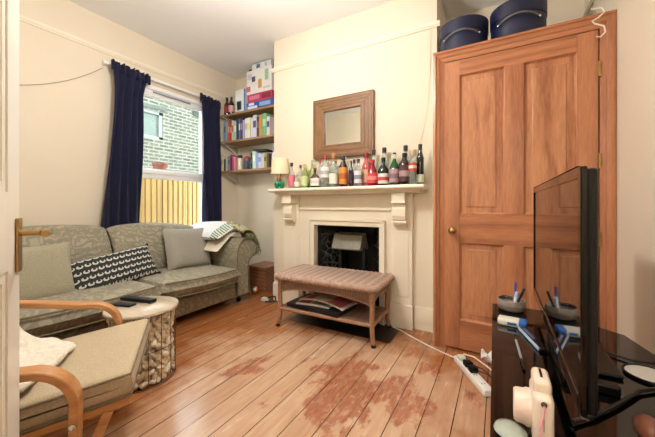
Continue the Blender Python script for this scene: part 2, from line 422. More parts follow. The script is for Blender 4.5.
def curtain(name, label, y0t, y1t, y0m, y1m, y0b, y1b, z1, z0, seed, folds):
    rr = random.Random(seed); ph = [rr.uniform(-.6, .6) for _ in range(folds + 2)]
    root = thing(name, label, 'curtain', (W + .09, (y0b + y1b) / 2, z0))
    def edge(v, a, m, c):    # v: 0 top, 1 bottom
        return a + (m - a) * min(1, v / .12) ** .7 if v < .12 else m + (c - m) * ((v - .12) / .88) ** 1.1
    def fn(u, v):
        ya = edge(v, y0t, y0m, y0b); yb = edge(v, y1t, y1m, y1b)
        k = u * folds; i = int(k)
        amp = .016 + .018 * v
        x = W + .095 + amp * math.sin(2 * PI * (k + .15 * math.sin(5 * v + ph[i]))) + .008 * math.sin(7 * v + 3 * k)
        return (x, ya + (yb - ya) * (u + .02 * math.sin(2 * PI * k + 3 * v)), z1 + (z0 - z1) * v - (.02 * u if v == 0 else .02 * u * (1 - v)))
    cl = MB().grid(fn, folds * 8, 30).build('drape', M['navy'], root, smooth=True, solid=.006)
    def hd(u, v):
        k = u * folds * 2
        y = y0t - .012 + (y1t - y0t + .024) * u
        return (W + .095 + .024 * math.sin(2 * PI * k) * (1 - .3 * v), y, z1 + .022 - .09 * v + .008 * math.sin(9 * k) * (1 - v) - .02 * u)
    MB().grid(hd, folds * 14, 4).build('header', M['navy'], root, smooth=True, solid=.008)
curtain('curtain', 'navy velvet curtain left of the window, behind the middle of the sofa', 1.42, 1.75, 1.43, 1.68, 1.30, 1.66, 2.33, .50, 3, 4)
curtain('curtain', 'navy velvet curtain right of the window, beside the alcove shelves', 2.36, 2.64, 2.37, 2.63, 2.40, 2.70, 2.325, .45, 5, 3)

# thin wire on the left wall
pts = [(W + .005, .30 + 1.08 * k / 20, 1.86 + .03 * (k / 20) + .40 * (k / 20) ** 2.6) for k in range(21)]
tag(MB().tube(pts, .002, 5).build('wall_wire', mat('dark_thin_wire', '#8a7d68', .6)), 'thin wire sagging across the cream wall left of the curtain', 'wire')

# ------------------------------------------------------------------ outside
fn_ = thing('fence', 'yellow timber slat fence seen through the lower window pane', 'fence', (-4.0, 2.6, -.3))
b = MB()
y = .9
while y < 4.6:
    b.rbox(-3.98, -3.955, y, y + .062, -.3, 1.46 + R.uniform(-.004, .004), .003, 1); y += .076
b.build('slats', M['slat'], fn_)
b = MB()
for z in (.2, .75, 1.3): b.box(-4.03, -3.98, .9, 4.6, z, z + .07)
b.build('rail', mat('dark_timber_rail', '#6b4a26', .7), fn_)
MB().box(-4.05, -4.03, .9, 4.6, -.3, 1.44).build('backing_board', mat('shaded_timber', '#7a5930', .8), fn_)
bd = thing('brick_house', 'pale weathered brick house wall across the yard beyond the fence', 'building', (-6.6, 4, -.3))
by0, by1, bz0, bz1 = 3.30, 3.98, 2.45, 3.05
b = MB(); b.box(-6.9, -6.5, -1, by0, -.3, 3.9); b.box(-6.9, -6.5, by1, 9.5, -.3, 3.9); b.box(-6.9, -6.5, by0, by1, -.3, bz0); b.box(-6.9, -6.5, by0, by1, bz1, 3.9)
b.build('wall', M['brick'], bd)
wf = MB()
for y0, y1, z0, z1 in ((by0, by0 + .06, bz0, bz1), (by1 - .08, by1, bz0, bz1), (by0, by1, bz1 - .06, bz1), (by0, by1, bz0, bz0 + .06)): wf.box(-6.6, -6.52, y0, y1, z0, z1)
wf = wf.build('window', mat('weathered_white_frame', '#787c76', .5), bd)
MB().box(-6.58, -6.57, by0 + .05, by1 - .06, bz0 + .05, bz1 - .05).build('pane', mat('grey_green_pane', '#5a635a', .15), wf)
b = MB(); b.prism([(4.72, 3.20), (5.5, 3.14), (5.5, 3.27), (4.72, 3.33)], 'x', -6.5, -6.47); b.build('lintel', mat('dark_brick_lintel', '#30352e', .8), bd)
b = MB(); b.prism([(3.18, 3.05), (4.05, 3.12), (4.05, 3.2), (3.18, 3.13)], 'x', -6.5, -6.48); b.build('lintel', mat('grey_brick_lintel', '#4a5049', .8), bd)
pt = MB().lathe([(.06, 0), (.075, .03), (.09, .11), (.1, .115), (.1, .15), (.085, .15), (.07, .06), (.001, .05)], (-4.16, 2.50, 1.46), 20)
pt = pt.build('flower_pot', mat('terracotta', '#7d3c22', .7, .12), None, smooth=True)
tag(pt, 'orange terracotta flower pot standing behind the slat fence', 'flower pot')
tag(MB().box(-4.3, -4.06, 2.2, 2.8, -.3, 1.46).build('ledge', mat('grey_ledge', '#8a8d84', .8)), 'grey pier behind the slat fence under the terracotta pot', 'pier')
struct('ground', MB().box(-7, W - .11, -1, 9.5, -.4, -.3), mat('concrete_yard', '#9a9a92', .9))

# ------------------------------------------------------------------ open white door
E = Vector((-1.11, .286, 0)); dl = Vector((.902, -.431, 0)); nl = Vector((.431, .902, 0))
DM = Matrix(((dl.x, nl.x, 0, E.x), (dl.y, nl.y, 0, E.y), (0, 0, 1, 0), (0, 0, 0, 1)))   # local x along leaf from free edge, y = face normal
d1 = MB(); LW = .84
for x0, x1, z0, z1 in ((0, .1, .008, 2.0), (LW - .1, LW, .008, 2.0), (.1, LW - .1, .008, .2), (.1, LW - .1, .86, 1.05), (.1, LW - .1, 1.9, 2.0)): d1.box(x0, x1, -.04, 0, z0, z1)
d1.box(.1, LW - .1, -.03, -.012, .2, .86); d1.box(.1, LW - .1, -.03, -.012, 1.05, 1.9)
for z0, z1 in ((.2, .86), (1.05, 1.9)):
    for x0, x1, a, c in ((.1, .125, z0, z1), (LW - .125, LW - .1, z0, z1), (.125, LW - .125, z0, z0 + .025), (.125, LW - .125, z1 - .025, z1)): d1.box(x0, x1, -.012, -.004, a, c)
    d1.rbox(.16, LW - .16, -.012, -.006, z0 + .06, z1 - .06, .004, 1)
bmesh.ops.transform(d1.bm, matrix=DM, verts=d1.bm.verts[:])
d1 = struct('door_1', d1, M['white_gloss'], bevel=.003)
b = MB(); b.rbox(.004, .044, 0, .007, .845, .985, .003, 2, DM); hp = b.build('handle_plate', M['brass'], d1)
b = MB(); b.tube([(.022, .005, .945), (.022, .05, .945)], .008, 10, DM); b.tube([(.022, .046, .945), (.026, .056, .945), (.04, .060, .946), (.062, .06, .944)], [.009, .011, .011, .009], 10, DM)
b.build('lever_handle', M['brass'], hp, smooth=True)
b = MB(); b.rbox(-.002, .0, -.032, -.008, .86, .98, .0008, 1, DM); b.box(-.010, -.001, -.026, -.014, .935, .955, DM); b.build('latch', M['chrome'], d1)

# ------------------------------------------------------------------ pine cupboard door on the right
DY = 2.274
d2 = MB()
lx0, lx1, lz0, lz1 = -.342, .497, .012, 2.03
cols = [(-.241, .027), (.136, .399)]; rows = [(.21, .752), (.956, 1.925)]
DT = DY + .045
yf = DY + .005
for x0, x1 in ((lx0, -.241), (.399, lx1)): d2.box(x0, x1, yf, DT, lz0, lz1)
for z0, z1 in rows: d2.box(.027, .136, yf, DT, z0, z1)
d2 = struct('door_2', d2, M['pine_v'], bevel=.003)
b = MB()
for z0, z1 in ((lz0, .21), (.752, .956), (1.925, lz1)): b.box(-.241, .399, yf + .0005, DT, z0, z1)
b.build('rail', M['pine_h'], d2, bevel=.002)
for x0, x1 in cols:
    for z0, z1 in rows:
        b = MB(); b.box(x0, x1, DT - .02, DT - .01, z0, z1)
        # moulded edge and raised field
        mw = .018
        for a, c, e, f in ((x0, x0 + mw, z0, z1), (x1 - mw, x1, z0, z1)): b.prism([(a, DT - .012), (c, DT - .012), (a if a == x0 else c, yf + .008)], 'z', e, f)
        for e, f, top in ((z0, z0 + mw, 0), (z1 - mw, z1, 1)): b.prism([(DT - .012, e), (DT - .012, f), (yf + .008, f if top else e)], 'x', x0, x1)
        p = b.build('panel', M['pine_p'], d2, bevel=.0)
        g = .05; q = MB()
        vs = [(x0 + .03, DT - .012, z0 + .03), (x1 - .03, DT - .012, z0 + .03), (x1 - .03, DT - .012, z1 - .03), (x0 + .03, DT - .012, z1 - .03),
              (x0 + g, yf + .016, z0 + g), (x1 - g, yf + .016, z0 + g), (x1 - g, yf + .016, z1 - g), (x0 + g, yf + .016, z1 - g)]
        q.add(vs, [(0, 1, 5, 4), (1, 2, 6, 5), (2, 3, 7, 6), (3, 0, 4, 7), (4, 5, 6, 7)]).build('raised_field', M['pine_p'], p)
b = MB(); b.lathe([(.001, 0), (.012, 0), (.010, .018), (.012, .025), (.024, .038), (.026, .048), (.019, .060), (.001, .064)], (0, 0, 0), 18, Matrix.Translation((-.283, yf, .838)) @ Matrix.Rotation(PI / 2, 4, 'X'))
b.build('knob', M['brass'], d2, smooth=True)
for z in (1.80, 1.27, .82): MB().rbox(.494, .508, DY - .008, DY + .006, z - .045, z + .045, .003).build('hinge', M['brass'], d2)
fv = MB()
def arch_v(b, x0, x1, flip, z1):
    a, c = (x0, x1) if not flip else (x1, x0); s_ = 1 if not flip else -1; w = abs(x1 - x0)
    b.prism([(a, DY + .06), (a, DY - .022), (a + s_ * w * .22, DY - .026), (a + s_ * w * .30, DY - .016), (a + s_ * w * .55, DY - .010), (a + s_ * w * .62, DY - .004), (c - s_ * .012, DY), (c, DY + .004), (c, DY + .06)], 'z', 0, z1)
arch_v(fv, -.413, -.340, False, 2.108); arch_v(fv, .502, .568, True, 2.108)
fr = fv.build('door_frame', M['pine_v'], d2)
b = MB(); b.prism([(DY + .06, 2.108), (DY - .024, 2.108), (DY - .028, 2.093), (DY - .018, 2.086), (DY - .011, 2.066), (DY - .004, 2.06), (DY, 2.045), (DY + .004, 2.034), (DY + .06, 2.034)], 'x', -.413, .568)
b.build('head', M['pine_h'], fr)
struct('trim_5', MB().box(XB, XR, DY + .06, BY, 2.07, 2.100), M['cream_gloss'])
struct('wall_cupboard_side', MB().box(XB - .0, XB + .03, DY + .06, CB, 0, 2.07), M['cream_gloss'])
# white hanging loop
pts = [(.455, DY - .035, 2.135), (.50, DY - .04, 2.13), (.512, DY - .045, 2.10), (.485, DY - .045, 2.075), (.458, DY - .045, 2.062), (.47, DY - .045, 2.045), (.51, DY - .045, 2.02), (.515, DY - .044, 1.985), (.495, DY - .04, 1.965), (.478, DY - .036, 1.975)]
tag(MB().tube(pts, .0045, 8).build('cord_loop', M['cord_white'], smooth=True), 'white twisted cord looped over top right of the pine door frame', 'cord')

# hat boxes
def hatbox(label, cx, cy, r, h):
    root = thing('hat_box', label, 'hat box', (cx, cy, 2.108), 0, 'navy hat boxes on the cupboard')
    z = 2.108
    MB().lathe([(r * .97, 0), (r * .97, h * .68)], (cx, cy, z), 40).build('body', M['hat'], root, smooth=True)
    MB().lathe([(r, h * .66), (r, h - .004), (r - .006, h), (.001, h)], (cx, cy, z), 40).build('lid', M['hat'], root, smooth=True)
    pts = []
    for k in range(15):
        t = k / 14; a = -PI / 2 - .72 + 1.44 * t; rr = r + .006 + .012 * math.sin(PI * t)
        pts.append((cx + rr * math.cos(a), cy + rr * math.sin(a), z + h * .50 + .028 * math.sin(PI * t)))
    s_ = MB().bar(pts, .012, .003, (0, 0, 1)).build('strap', mat('grey_leather_strap', '#5c5753', .5), root)
    for p in (pts[0], pts[-1]): MB().ell(p, (.009, .009, .009), 10, 6).build('stud', M['chrome'], s_, smooth=True)
M['hat'] = mat('dark_navy_card', '#0c1438', .45, .12, 10)
hatbox('round navy hat box on the cupboard, the one nearer the chimney breast', -.240, 2.52, .172, .27)
hatbox('round navy hat box on the cupboard, the one nearer the right wall', .112, 2.52, .172, .29)

# ------------------------------------------------------------------ fireplace
fp = thing('mantelpiece', 'cream painted wooden fire surround with corbels and bottle-lined shelf', 'fireplace', (-1.25, 2.45, 0))
FY = 2.455
sh = MB(); sh.prism([(2.30, 1.150), (2.298, 1.160), (2.304, 1.175), (CB, 1.175), (CB, 1.140), (2.315, 1.140)], 'x', -2.0, -.49); sh.prism([(2.34, 1.14), (2.37, 1.115), (CB, 1.115), (CB, 1.14)], 'x', -1.96, -.53)
sh.build('mantel_shelf', M['cream_gloss'], fp, bevel=.003)
for x0, x1 in ((-1.925, -1.735), (-.79, -.615)):
    b = MB(); b.box(x0, x1, FY, CB, .20, 1.115); b.box(x0 - .006, x1 + .006, FY - .012, CB, 0, .20)
    b.box(x0 + .028, x1 - .028, FY - .006, FY, .26, .80); b.build('pilaster', M['cream_gloss'], fp, bevel=.005)
for x0, x1 in ((-1.872, -1.768), (-.755, -.65)):
    b = MB(); pr = [(FY, 1.115), (2.36, 1.115), (2.358, 1.045), (2.362, 1.030), (2.385, 1.02), (2.375, .985), (2.372, .93), (2.385, .895), (2.40, .885), (2.40, .865), (2.415, .845), (FY, .835)]
    b.prism(pr, 'x', x0, x1); b.prism([(FY, 1.045), (2.348, 1.045), (2.348, 1.03), (FY, 1.03)], 'x', x0 - .006, x1 + .006); b.prism([(FY, .885), (2.388, .885), (2.388, .868), (FY, .868)], 'x', x0 - .006, x1 + .006)
    b.build('corbel', M['cream_gloss'], fp, bevel=.003)
b = MB(); b.box(-1.735, -.79, 2.478, CB, .98, 1.115); b.build('frieze', M['cream_gloss'], fp)
b = MB(); b.box(-1.735, -1.60, 2.462, CB, 0, .98); b.box(-.845, -.79, 2.462, CB, 0, .98); b.box(-1.60, -.845, 2.462, CB, .88, .98)
b.box(-1.735, -.79, 2.445, 2.478, .968, .985); b.build('inner_panel', M['cream_gloss'], fp, bevel=.004)
b = MB()
for x0, x1, z0, z1 in ((-1.612, ox0, 0, .885), (ox1, -.838, 0, .885), (ox0, ox1, oz, .885)): b.box(x0, x1, 2.435, CB, z0, z1); 
for x0, x1, z0, z1 in ((-1.612, -1.59, 0, .885), (-.86, -.838, 0, .885), (-1.612, -.838, .866, .885)): b.box(x0, x1, 2.424, 2.435, z0, z1)
b.build('inner_frame', M['cream_gloss'], fp, bevel=.004)
gr = thing('fire_grate', 'black cast iron fireplace insert with patterned cheeks and grey hood', 'fireplace insert', (-1.22, 2.7, 0))
b = MB(); b.box(ox0 + .002, ox1 - .002, 2.86, 2.88, 0, oz - .002); b.box(ox0 + .002, ox1 - .002, CB + .01, 2.88, oz - .012, oz - .002); b.build('back_plate', M['iron'], gr)
def tile_mat():
    t = NT('dark_patterned_tiles'); vo = t.n('ShaderNodeTexVoronoi', feature='DISTANCE_TO_EDGE'); t.set(vo.inputs['Vector'], t.tc); vo.inputs['Scale'].default_value = 16
    t.p(Base_Color=t.ramp(vo.outputs[0], [(.04, S('#4a4a44')), (.1, S('#1b1a19'))]), Roughness=.15); t.bump(vo.outputs[0], .5, .01); return t.m
M['tiles'] = tile_mat()
for sgn, xa in ((1, ox0), (-1, ox1)):
    b = MB(); x2 = xa + sgn * .17
    b.prism([(xa + sgn * .002, CB + .005), (xa + sgn * .02, CB + .005), (x2, 2.75), (x2, 2.86), (xa + sgn * .002, 2.86)], 'z', .0, oz - .012); c = b.build('cheek', M['iron'], gr)
    b = MB(); n = Vector((.245 * sgn, -.15, 0)).normalized()
    for k in range(5):
        z0 = .10 + k * .135
        for j in range(1):
            a = Vector((xa + sgn * .035, CB + .03, 0)); e = Vector((x2 - sgn * .012, 2.73, 0))
            u = (e - a)
            b.add([(a.x, a.y - .004, z0), (e.x, e.y - .004, z0), (e.x, e.y - .004, z0 + .125), (a.x, a.y - .004, z0 + .125)], [(0, 1, 2, 3)])
    b.build('tiles', M['tiles'], c, solid=.006)
b = MB(); b.prism([(2.56, .585), (2.545, .60), (2.60, .725), (2.70, .75), (2.76, .585)], 'x', -1.415, -1.115); b.build('hood', M['hood'], gr, bevel=.006)
b = MB()
for x0, x1 in ((-1.375, -1.345), (-1.125, -1.095)): b.box(x0, x1, 2.62, 2.64, .0, .61)
for k in range(5): b.box(-1.345, -1.125, 2.615, 2.63, .10 + k * .035, .115 + k * .035)
b.box(-1.375, -1.095, 2.62, 2.8, .08, .10); b.build('grate_bars', M['iron'], gr)
struct('trim_7', MB().box(-1.62, -.70, 2.135, CB + .38, 0, .0015), M['slate'])

# ------------------------------------------------------------------ mirror
mr = thing('mirror', 'square mirror in a wide rough brown timber frame above the mantelpiece', 'mirror', (-1.26, 2.48, 1.48))
mx0, mx1, mz0, mz1 = -1.572, -.952, 1.46, 2.025; fw = .122
for poly, m in (([(mx0, mz0), (mx0, mz1), (mx0 + fw, mz1 - fw), (mx0 + fw, mz0 + fw)], 'rustic_v'), ([(mx1, mz0), (mx1 - fw, mz0 + fw), (mx1 - fw, mz1 - fw), (mx1, mz1)], 'rustic_v'),
                ([(mx0, mz1), (mx1, mz1), (mx1 - fw, mz1 - fw), (mx0 + fw, mz1 - fw)], 'rustic'), ([(mx0, mz0), (mx0 + fw, mz0 + fw), (mx1 - fw, mz0 + fw), (mx1, mz0)], 'rustic')):
    MB().prism(poly, 'y', 2.462, 2.498).build('frame', M[m], mr, bevel=.003)
MB().box(mx0 + fw - .005, mx1 - fw + .005, 2.482, 2.49, mz0 + fw - .005, mz1 - fw + .005).build('glass', mat('mirror_glass', '#e8ece8', .01, 0, metal=1), mr)

# ------------------------------------------------------------------ mantel lamp and bottles
lz = 1.175
lp = thing('table_lamp', 'small table lamp with cream drum shade at left end of mantel', 'lamp', (-1.888, 2.385, lz))
b = MB(); b.lathe([(.086, .150), (.090, .150), (.084, .305), (.081, .305), (.086, .150)], (-1.925, 2.395, lz), 28, cap=False); b.build('lamp_shade', mat('cream_lampshade', '#efe2c0', .8, .02), lp, smooth=True)
b = MB(); b.lathe([(.03, 0), (.03, .008), (.006, .016), (.006, .2), (.014, .21), (.014, .25), (.001, .25)], (-1.925, 2.40, lz), 12); b.build('stem', M['brass'], lp, smooth=True)
el = thing('ornament', 'green two-lobed ceramic ornament with brown top under the mantel lamp', 'ornament', (-1.885, 2.335, lz))
b = MB(); b.ell((-1.915, 2.335, lz + .042), (.026, .024, .042)); b.ell((-1.852, 2.335, lz + .042), (.026, .024, .042)); b.ell((-1.884, 2.337, lz + .05), (.03, .02, .025)); b.build('body', mat('green_glaze', '#12805a', .2, .25, 30), el, smooth=True)
MB().ell((-1.887, 2.332, lz + .098), (.022, .02, .034)).build('head', mat('brown_glaze', '#8a5a3c', .4, .2), el, smooth=True)

G = {'clear': glassy('clear_glass', '#eef2ee', .28, '#c9d0c8'), 'green': glassy('green_glass', '#7fae7a', .55, '#2c6b3a'), 'palegreen': glassy('pale_green_glass', '#d9e4b8', .45, '#b9c98a'),
     'brown': glassy('brown_glass', '#5a3018', .8, '#24110a'), 'red': glassy('red_glass', '#c8404a', .7, '#a01f2a'), 'pink': glassy('pink_glass', '#f0b0a8', .5, '#d8747a'),
     'black': glassy('black_glass', '#101010', .95, '#0a0a0c'), 'darkgreen': glassy('dark_green_glass', '#1d3a28', .85, '#0e1f18'), 'purple': glassy('purple_glass', '#4a2040', .85, '#2a0f25'), 'wine': glassy('wine_red_glass', '#7a2a24', .75, '#4e1512')}
LC = {}
def flat(c):
    if c not in LC: LC[c] = mat('print_' + c[1:], c, .55, .04, 40)
    return LC[c]
def bottle(label, x, y, h, r, glass, lab, cap, sh=.58, nk=.32, lb=(.12, .5), cone=False, sq=1.0, band=None):
    root = thing('bottle', label, 'bottle', (x, y, lz), 0, 'bottles along the mantelpiece')
    nr = r * nk; c = (x, y, lz)
    prof = [(r * .9, 0), (r, .006), (r * (.8 if cone else 1), h * sh), (r * .8 if not cone else r * .6, h * (sh + .06)), (nr * 1.15, h * (sh + .18)), (nr, h * (sh + .24)), (nr, h * .88)]
    MB().lathe(prof, c, 16, None, 1, sq).build('glass', G[glass], root, smooth=True)
    MB().lathe([(nr * 1.25, h * .86), (nr * 1.3, h * .99), (nr * 1.1, h), (.0005, h)], c, 12).build('cap', flat(cap), root, smooth=True)
    if lab:
        z0, z1 = h * lb[0], h * min(lb[1], sh - .02)
        k = .8 if cone else 1
        L = MB().lathe([(r * 1.012 * (1 - (1 - k) * lb[0] / sh), z0), (r * 1.012 * (1 - (1 - k) * lb[1] / sh), z1)], c, 16, None, 1, sq).build('label', flat(lab), root, smooth=True)
        if band: MB().lathe([(r * 1.022, z0 + (z1 - z0) * .3), (r * 1.022, z0 + (z1 - z0) * .65)], c, 16, None, 1, sq).build('label_print', flat(band), L, smooth=True)
    return root
F, K = 2.355, 2.435
bottle('clear bottle with pink label and black stopper, first bottle right of the lamp', -1.749, F, .25, .034, 'clear', '#d2707c', '#141414', .55, lb=(.08, .52))
bottle('squat clear bottle with low white label beside the pink-labelled bottle', -1.672, F - .02, .15, .028, 'clear', '#e8e6da', '#c8c4b0', .6, lb=(.1, .4))
bottle('pale green bottle with gold cap, left of the dark red flask', -1.598, F, .225, .030, 'palegreen', '#c2cf96', '#b89a50', .6, lb=(.1, .5))
bottle('taller pale green bottle with thin neck behind the dark red flask', -1.562, K, .27, .034, 'palegreen', None, '#9fae86', .55)
bottle('wide dark red flask with two white label patches and red cap', -1.482, F, .185, .047, 'wine', '#ece6dc', '#8c3a30', .52, .24, (.1, .48), sq=.6, band='#d9c9c0')
bottle('clear bottle with dull red cap behind the dark red flask', -1.475, K, .275, .033, 'clear', '#d8d2c8', '#a0443a', .6, lb=(.2, .5))
bottle('big clear bottle with square white label and red cap, under mirror corner', -1.378, F + .01, .295, .042, 'clear', '#e6e4e2', '#9c2f2c', .64, .3, (.30, .62), band='#b9b6b4')
bottle('clear bottle with white label low down and copper cork', -1.286, F, .30, .040, 'clear', '#e9e4d2', '#b8764a', .55, .34, (.10, .40))
bottle('dark bottle with bright orange label and navy cap below the mirror', -1.184, F - .01, .27, .037, 'brown', '#d88a3a', '#1a2038', .64, .36, (.08, .62), band='#b35f28')
bottle('slim dark purple bottle just right of the orange label', -1.112, F, .225, .021, 'purple', '#3a2038', '#1c1014', .6)
bottle('clear bottle with white and grey label and dark cap below mirror', -1.047, F, .235, .034, 'clear', '#e4e2e6', '#2a1c24', .6, .34, (.12, .56), band='#8f959c')
bottle('peach-tinted bottle with round red stopper behind the front row', -1.005, K, .295, .038, 'pink', '#d9a888', '#8c1f2a', .6, .4)
bottle('bright red cone-shaped bottle below right corner of the mirror', -.914, F - .01, .215, .047, 'red', '#c84848', '#b43434', .6, .36, (.1, .5), True, band='#e08a84')
bottle('tall clear bottle with black cap behind the bright red bottle', -.935, K, .315, .038, 'clear', None, '#121212', .6)
bottle('squat black-green bottle with white and red label and black cap', -.819, F - .01, .225, .044, 'darkgreen', '#dcdcd6', '#101412', .56, .32, (.06, .42), band='#c4483e')
bottle('tall clear bottle with black cap behind the squat black-green bottle', -.842, K, .325, .038, 'clear', None, '#151515', .64, .38)
bottle('green glass bottle with mauve label and pale neck', -.730, F, .245, .043, 'green', '#b08a94', '#b9c4a4', .55, .3, (.08, .52), band='#77666e')
bottle('dark brown bottle with patterned dark label and black cap', -.648, F, .250, .043, 'brown', '#4a3030', '#100e0e', .66, .36, (.1, .62), band='#a98a8c')
bottle('tall clear bottle with black neck band behind the dark brown bottle', -.662, K, .325, .038, 'clear', '#d9cfb4', '#141210', .62, .38)
bottle('clear bottle with red label between the brown and the black bottle', -.582, F - .015, .26, .030, 'clear', '#c04a40', '#c9b89a', .66, .34, (.40, .64), band='#e2d9cc')
bottle('tall slim black bottle standing last at the right end', -.535, F + .035, .315, .028, 'black', '#c9cdb4', '#111111', .66, .4, (.05, .25))
bottle('clear bottle with pale cap behind the orange-labelled bottle', -1.215, K, .28, .034, 'clear', '#cfd3cc', '#c9c6b4', .6)
bottle('small dark-capped clear bottle behind the purple bottle', -1.12, K, .245, .033, 'clear', '#b9b2a8', '#30262a', .6)
bottle('clear bottle with yellowed label and dark cap behind the pink-labelled bottle', -1.70, K, .235, .034, 'clear', '#d8cfa8', '#3a3228', .6)
bottle('greenish clear bottle with pale stopper behind the squat clear bottle', -1.635, K, .225, .032, 'palegreen', '#e2dfcc', '#c9bf98', .6)
bottle('clear bottle with white cap behind the big white-labelled bottle', -1.40, K + .02, .255, .034, 'clear', '#cfcac0', '#e2ded4', .6)
bottle('clear bottle with brass cap behind the copper-corked bottle', -1.31, K, .25, .034, 'clear', '#b9a27c', '#a8843e', .6)
bottle('green bottle with black cap behind the mauve-labelled green bottle', -.755, K, .275, .034, 'green', '#c9c4b0', '#1a1c18', .6)
bottle('clear bottle with tan cork behind the red-labelled bottle', -.588, K + .005, .285, .033, 'clear', '#8a4a40', '#b08c60', .6)
# light string from picture rail down to the bottles
tag(MB().tube([(-.475, CB - .018, 2.445), (-.476, CB - .018, 2.42), (-.478, CB - .008, 2.36), (-.482, CB - .006, 2.1), (-.50, CB - .006, 1.80), (-.535, CB - .008, 1.62), (-.58, CB - .02, 1.50), (-.60, 2.48, 1.42)], .0022, 5).build('string_light', M['cord_white']), 'thin pale wire hanging on chimney breast beside the pine door', 'wire')

# ------------------------------------------------------------------ alcove shelves
SY0, SY1 = 2.70, BY
names = ['topmost', 'middle', 'lowest']
for i, zt in enumerate((2.18, 1.835, 1.455)):
    root = thing('wall_shelf', f'{names[i]} of three brown wooden alcove shelves beside the window', 'shelf', (-2.65, 2.85, zt - .025), 0, 'alcove shelves')
    MB().rbox(W + .003, XL - .003, SY0, SY1 - .002, zt - .026, zt, .004, 1).build('board', M['oak'], root)
    for x in (-3.12, -2.20):
        b = MB(); b.box(x - .012, x + .012, SY0 + .01, SY1 - .004, zt - .031, zt - .0265); b.box(x - .012, x + .012, SY1 - .008, SY1 - .003, zt - .19, zt - .0265)
        b.tube([(x, SY0 + .05, zt - .031), (x, SY1 - .008, zt - .15)], .006, 6); b.build('bracket', M['upvc'], root)
ORD = ['first', 'second', 'third', 'fourth', 'fifth', 'sixth', 'seventh', 'eighth', 'ninth', 'tenth', 'eleventh', 'twelfth', 'thirteenth', 'fourteenth', 'fifteenth', 'sixteenth', 'seventeenth', 'eighteenth', 'nineteenth', 'twentieth']
def book(label, x0, x1, y, z, h, d, c, c2, group, band=None):
    root = thing('book', label, 'book', ((x0 + x1) / 2, y + d / 2, z), 0, group)
    t = .002; w = x1 - x0
    b = MB(); b.box(x0, x0 + t, y, y + d, z, z + h); b.box(x1 - t, x1, y, y + d, z, z + h)
    b.prism([(x0, y + .001), (x0 + w * .2, y - .002), (x1 - w * .2, y - .002), (x1, y + .001), (x1, y + .004), (x0, y + .004)], 'z', z, z + h)
    b.build('cover', flat(c), root)
    MB().box(x0 + t, x1 - t, y + .004, y + d - .005, z + .003, z + h - .004).build('pages', M['paper'], root)
    if c2:
        lo, hi = band or (.45, .75)
        MB().box(x0 + w * .12, x1 - w * .12, y - .0032, y - .0018, z + h * lo, z + h * hi).build('spine_print', flat(c2), root.children[0])
mid = [(.040, '#c9c6b6', None, 'cream', .25), (.050, '#6f86b4', '#55565e', 'blue and grey', .27), (.036, '#8f9a94', None, 'grey-green', .25), (.036, '#c4604a', '#d9b49a', 'orange-red', .255),
       (.034, '#b8434c', '#e0a8a0', 'red', .24), (.036, '#d9cfc4', '#c46a5a', 'off-white', .26), (.045, '#a9c4a4', '#dfe4d6', 'pale green', .25), (.034, '#243050', None, 'navy', .275), (.030, '#6a62a0', '#d6d4e4', 'violet', .27),
       (.038, '#3c3440', '#97888a', 'dark brown-grey', .275), (.036, '#a79fb0', None, 'mauve', .24), (.045, '#dcd0d8', '#b8a4b4', 'pinkish white', .255), (.052, '#d9d8b0', '#d2d060', 'cream and yellow', .255),
       (.034, '#d3c4cc', None, 'pale pink', .25), (.062, '#c4c8dc', '#4a5068', 'pale lavender', .275), (.040, '#4c382c', '#8a6a4c', 'dark brown', .25), (.044, '#d08a48', None, 'orange', .265), (.066, '#6cb07e', '#a4d4a8', 'bright green', .275), (.05, '#dccdd0', '#4c4a7c', 'white and violet', .23)]
x = W + .012
for i, (w, c, c2, nm, h) in enumerate(mid):
    book(f'{"tall " if h >= .265 else ""}{nm} book on the middle alcove shelf, {ORD[i]} spine from the left', x, x + w - .002, 2.725 + R.uniform(0, .012), 1.835, h, .17, c, c2, 'books on the middle alcove shelf'); x += w + .001
low = [(.055, '#d8d39c', '#b9b27c', 'cream-yellow', .20), (.03, '#20302c', None, 'black-green', .155), (.034, '#bcd4c8', None, 'pale teal', .185), (.05, '#b08ab0', '#8a5a8c', 'lilac', .19), (.026, '#2c2430', None, 'black', .20), (.032, '#b04a6c', None, 'magenta', .185), (.028, '#d88a98', None, 'pink', .175)]
x = -3.178
for i, (w, c, c2, nm, h) in enumerate(low):
    book(f'small {nm} book on the lowest alcove shelf, {ORD[i]} from the left', x, x + w - .002, 2.73, 1.455, h, .13, c, c2, 'books on the lowest alcove shelf'); x += w + .001
low2 = [(.05, '#bcd8d0', '#e4efe8', 'pale mint', .215), (.04, '#8fa4d0', None, 'blue', .19), (.05, '#c8d0e4', '#8a94c4', 'pale blue', .18), (.036, '#c9ccd0', None, 'light grey', .165), (.04, '#b0a468', '#6a5a34', 'mustard', .18), (.034, '#5c4438', None, 'brown', .175)]
x = -2.62
for i, (w, c, c2, nm, h) in enumerate(low2):
    book(f'small {nm} book on the lowest alcove shelf, right of the dark mug, {ORD[i]} there', x, x + w - .002, 2.73, 1.455, h, .13, c, c2, 'books on the lowest alcove shelf'); x += w + .002
tag(MB().rbox(-2.62, -2.40, 2.735, 2.86, 1.64, 1.665, .003, 1, Matrix.Translation((-2.5, 0, 1.675)) @ Matrix.Rotation(math.radians(4), 4, 'Y') @ Matrix.Translation((2.5, 0, -1.65))).build('flat_book', flat('#2a2420')), 'dark flat book lying across book tops on the lowest alcove shelf', 'book')
jr = thing('jar', 'cream jar with dark lid left of the dark mug on lowest shelf', 'jar', (-2.86, 2.76, 1.455))
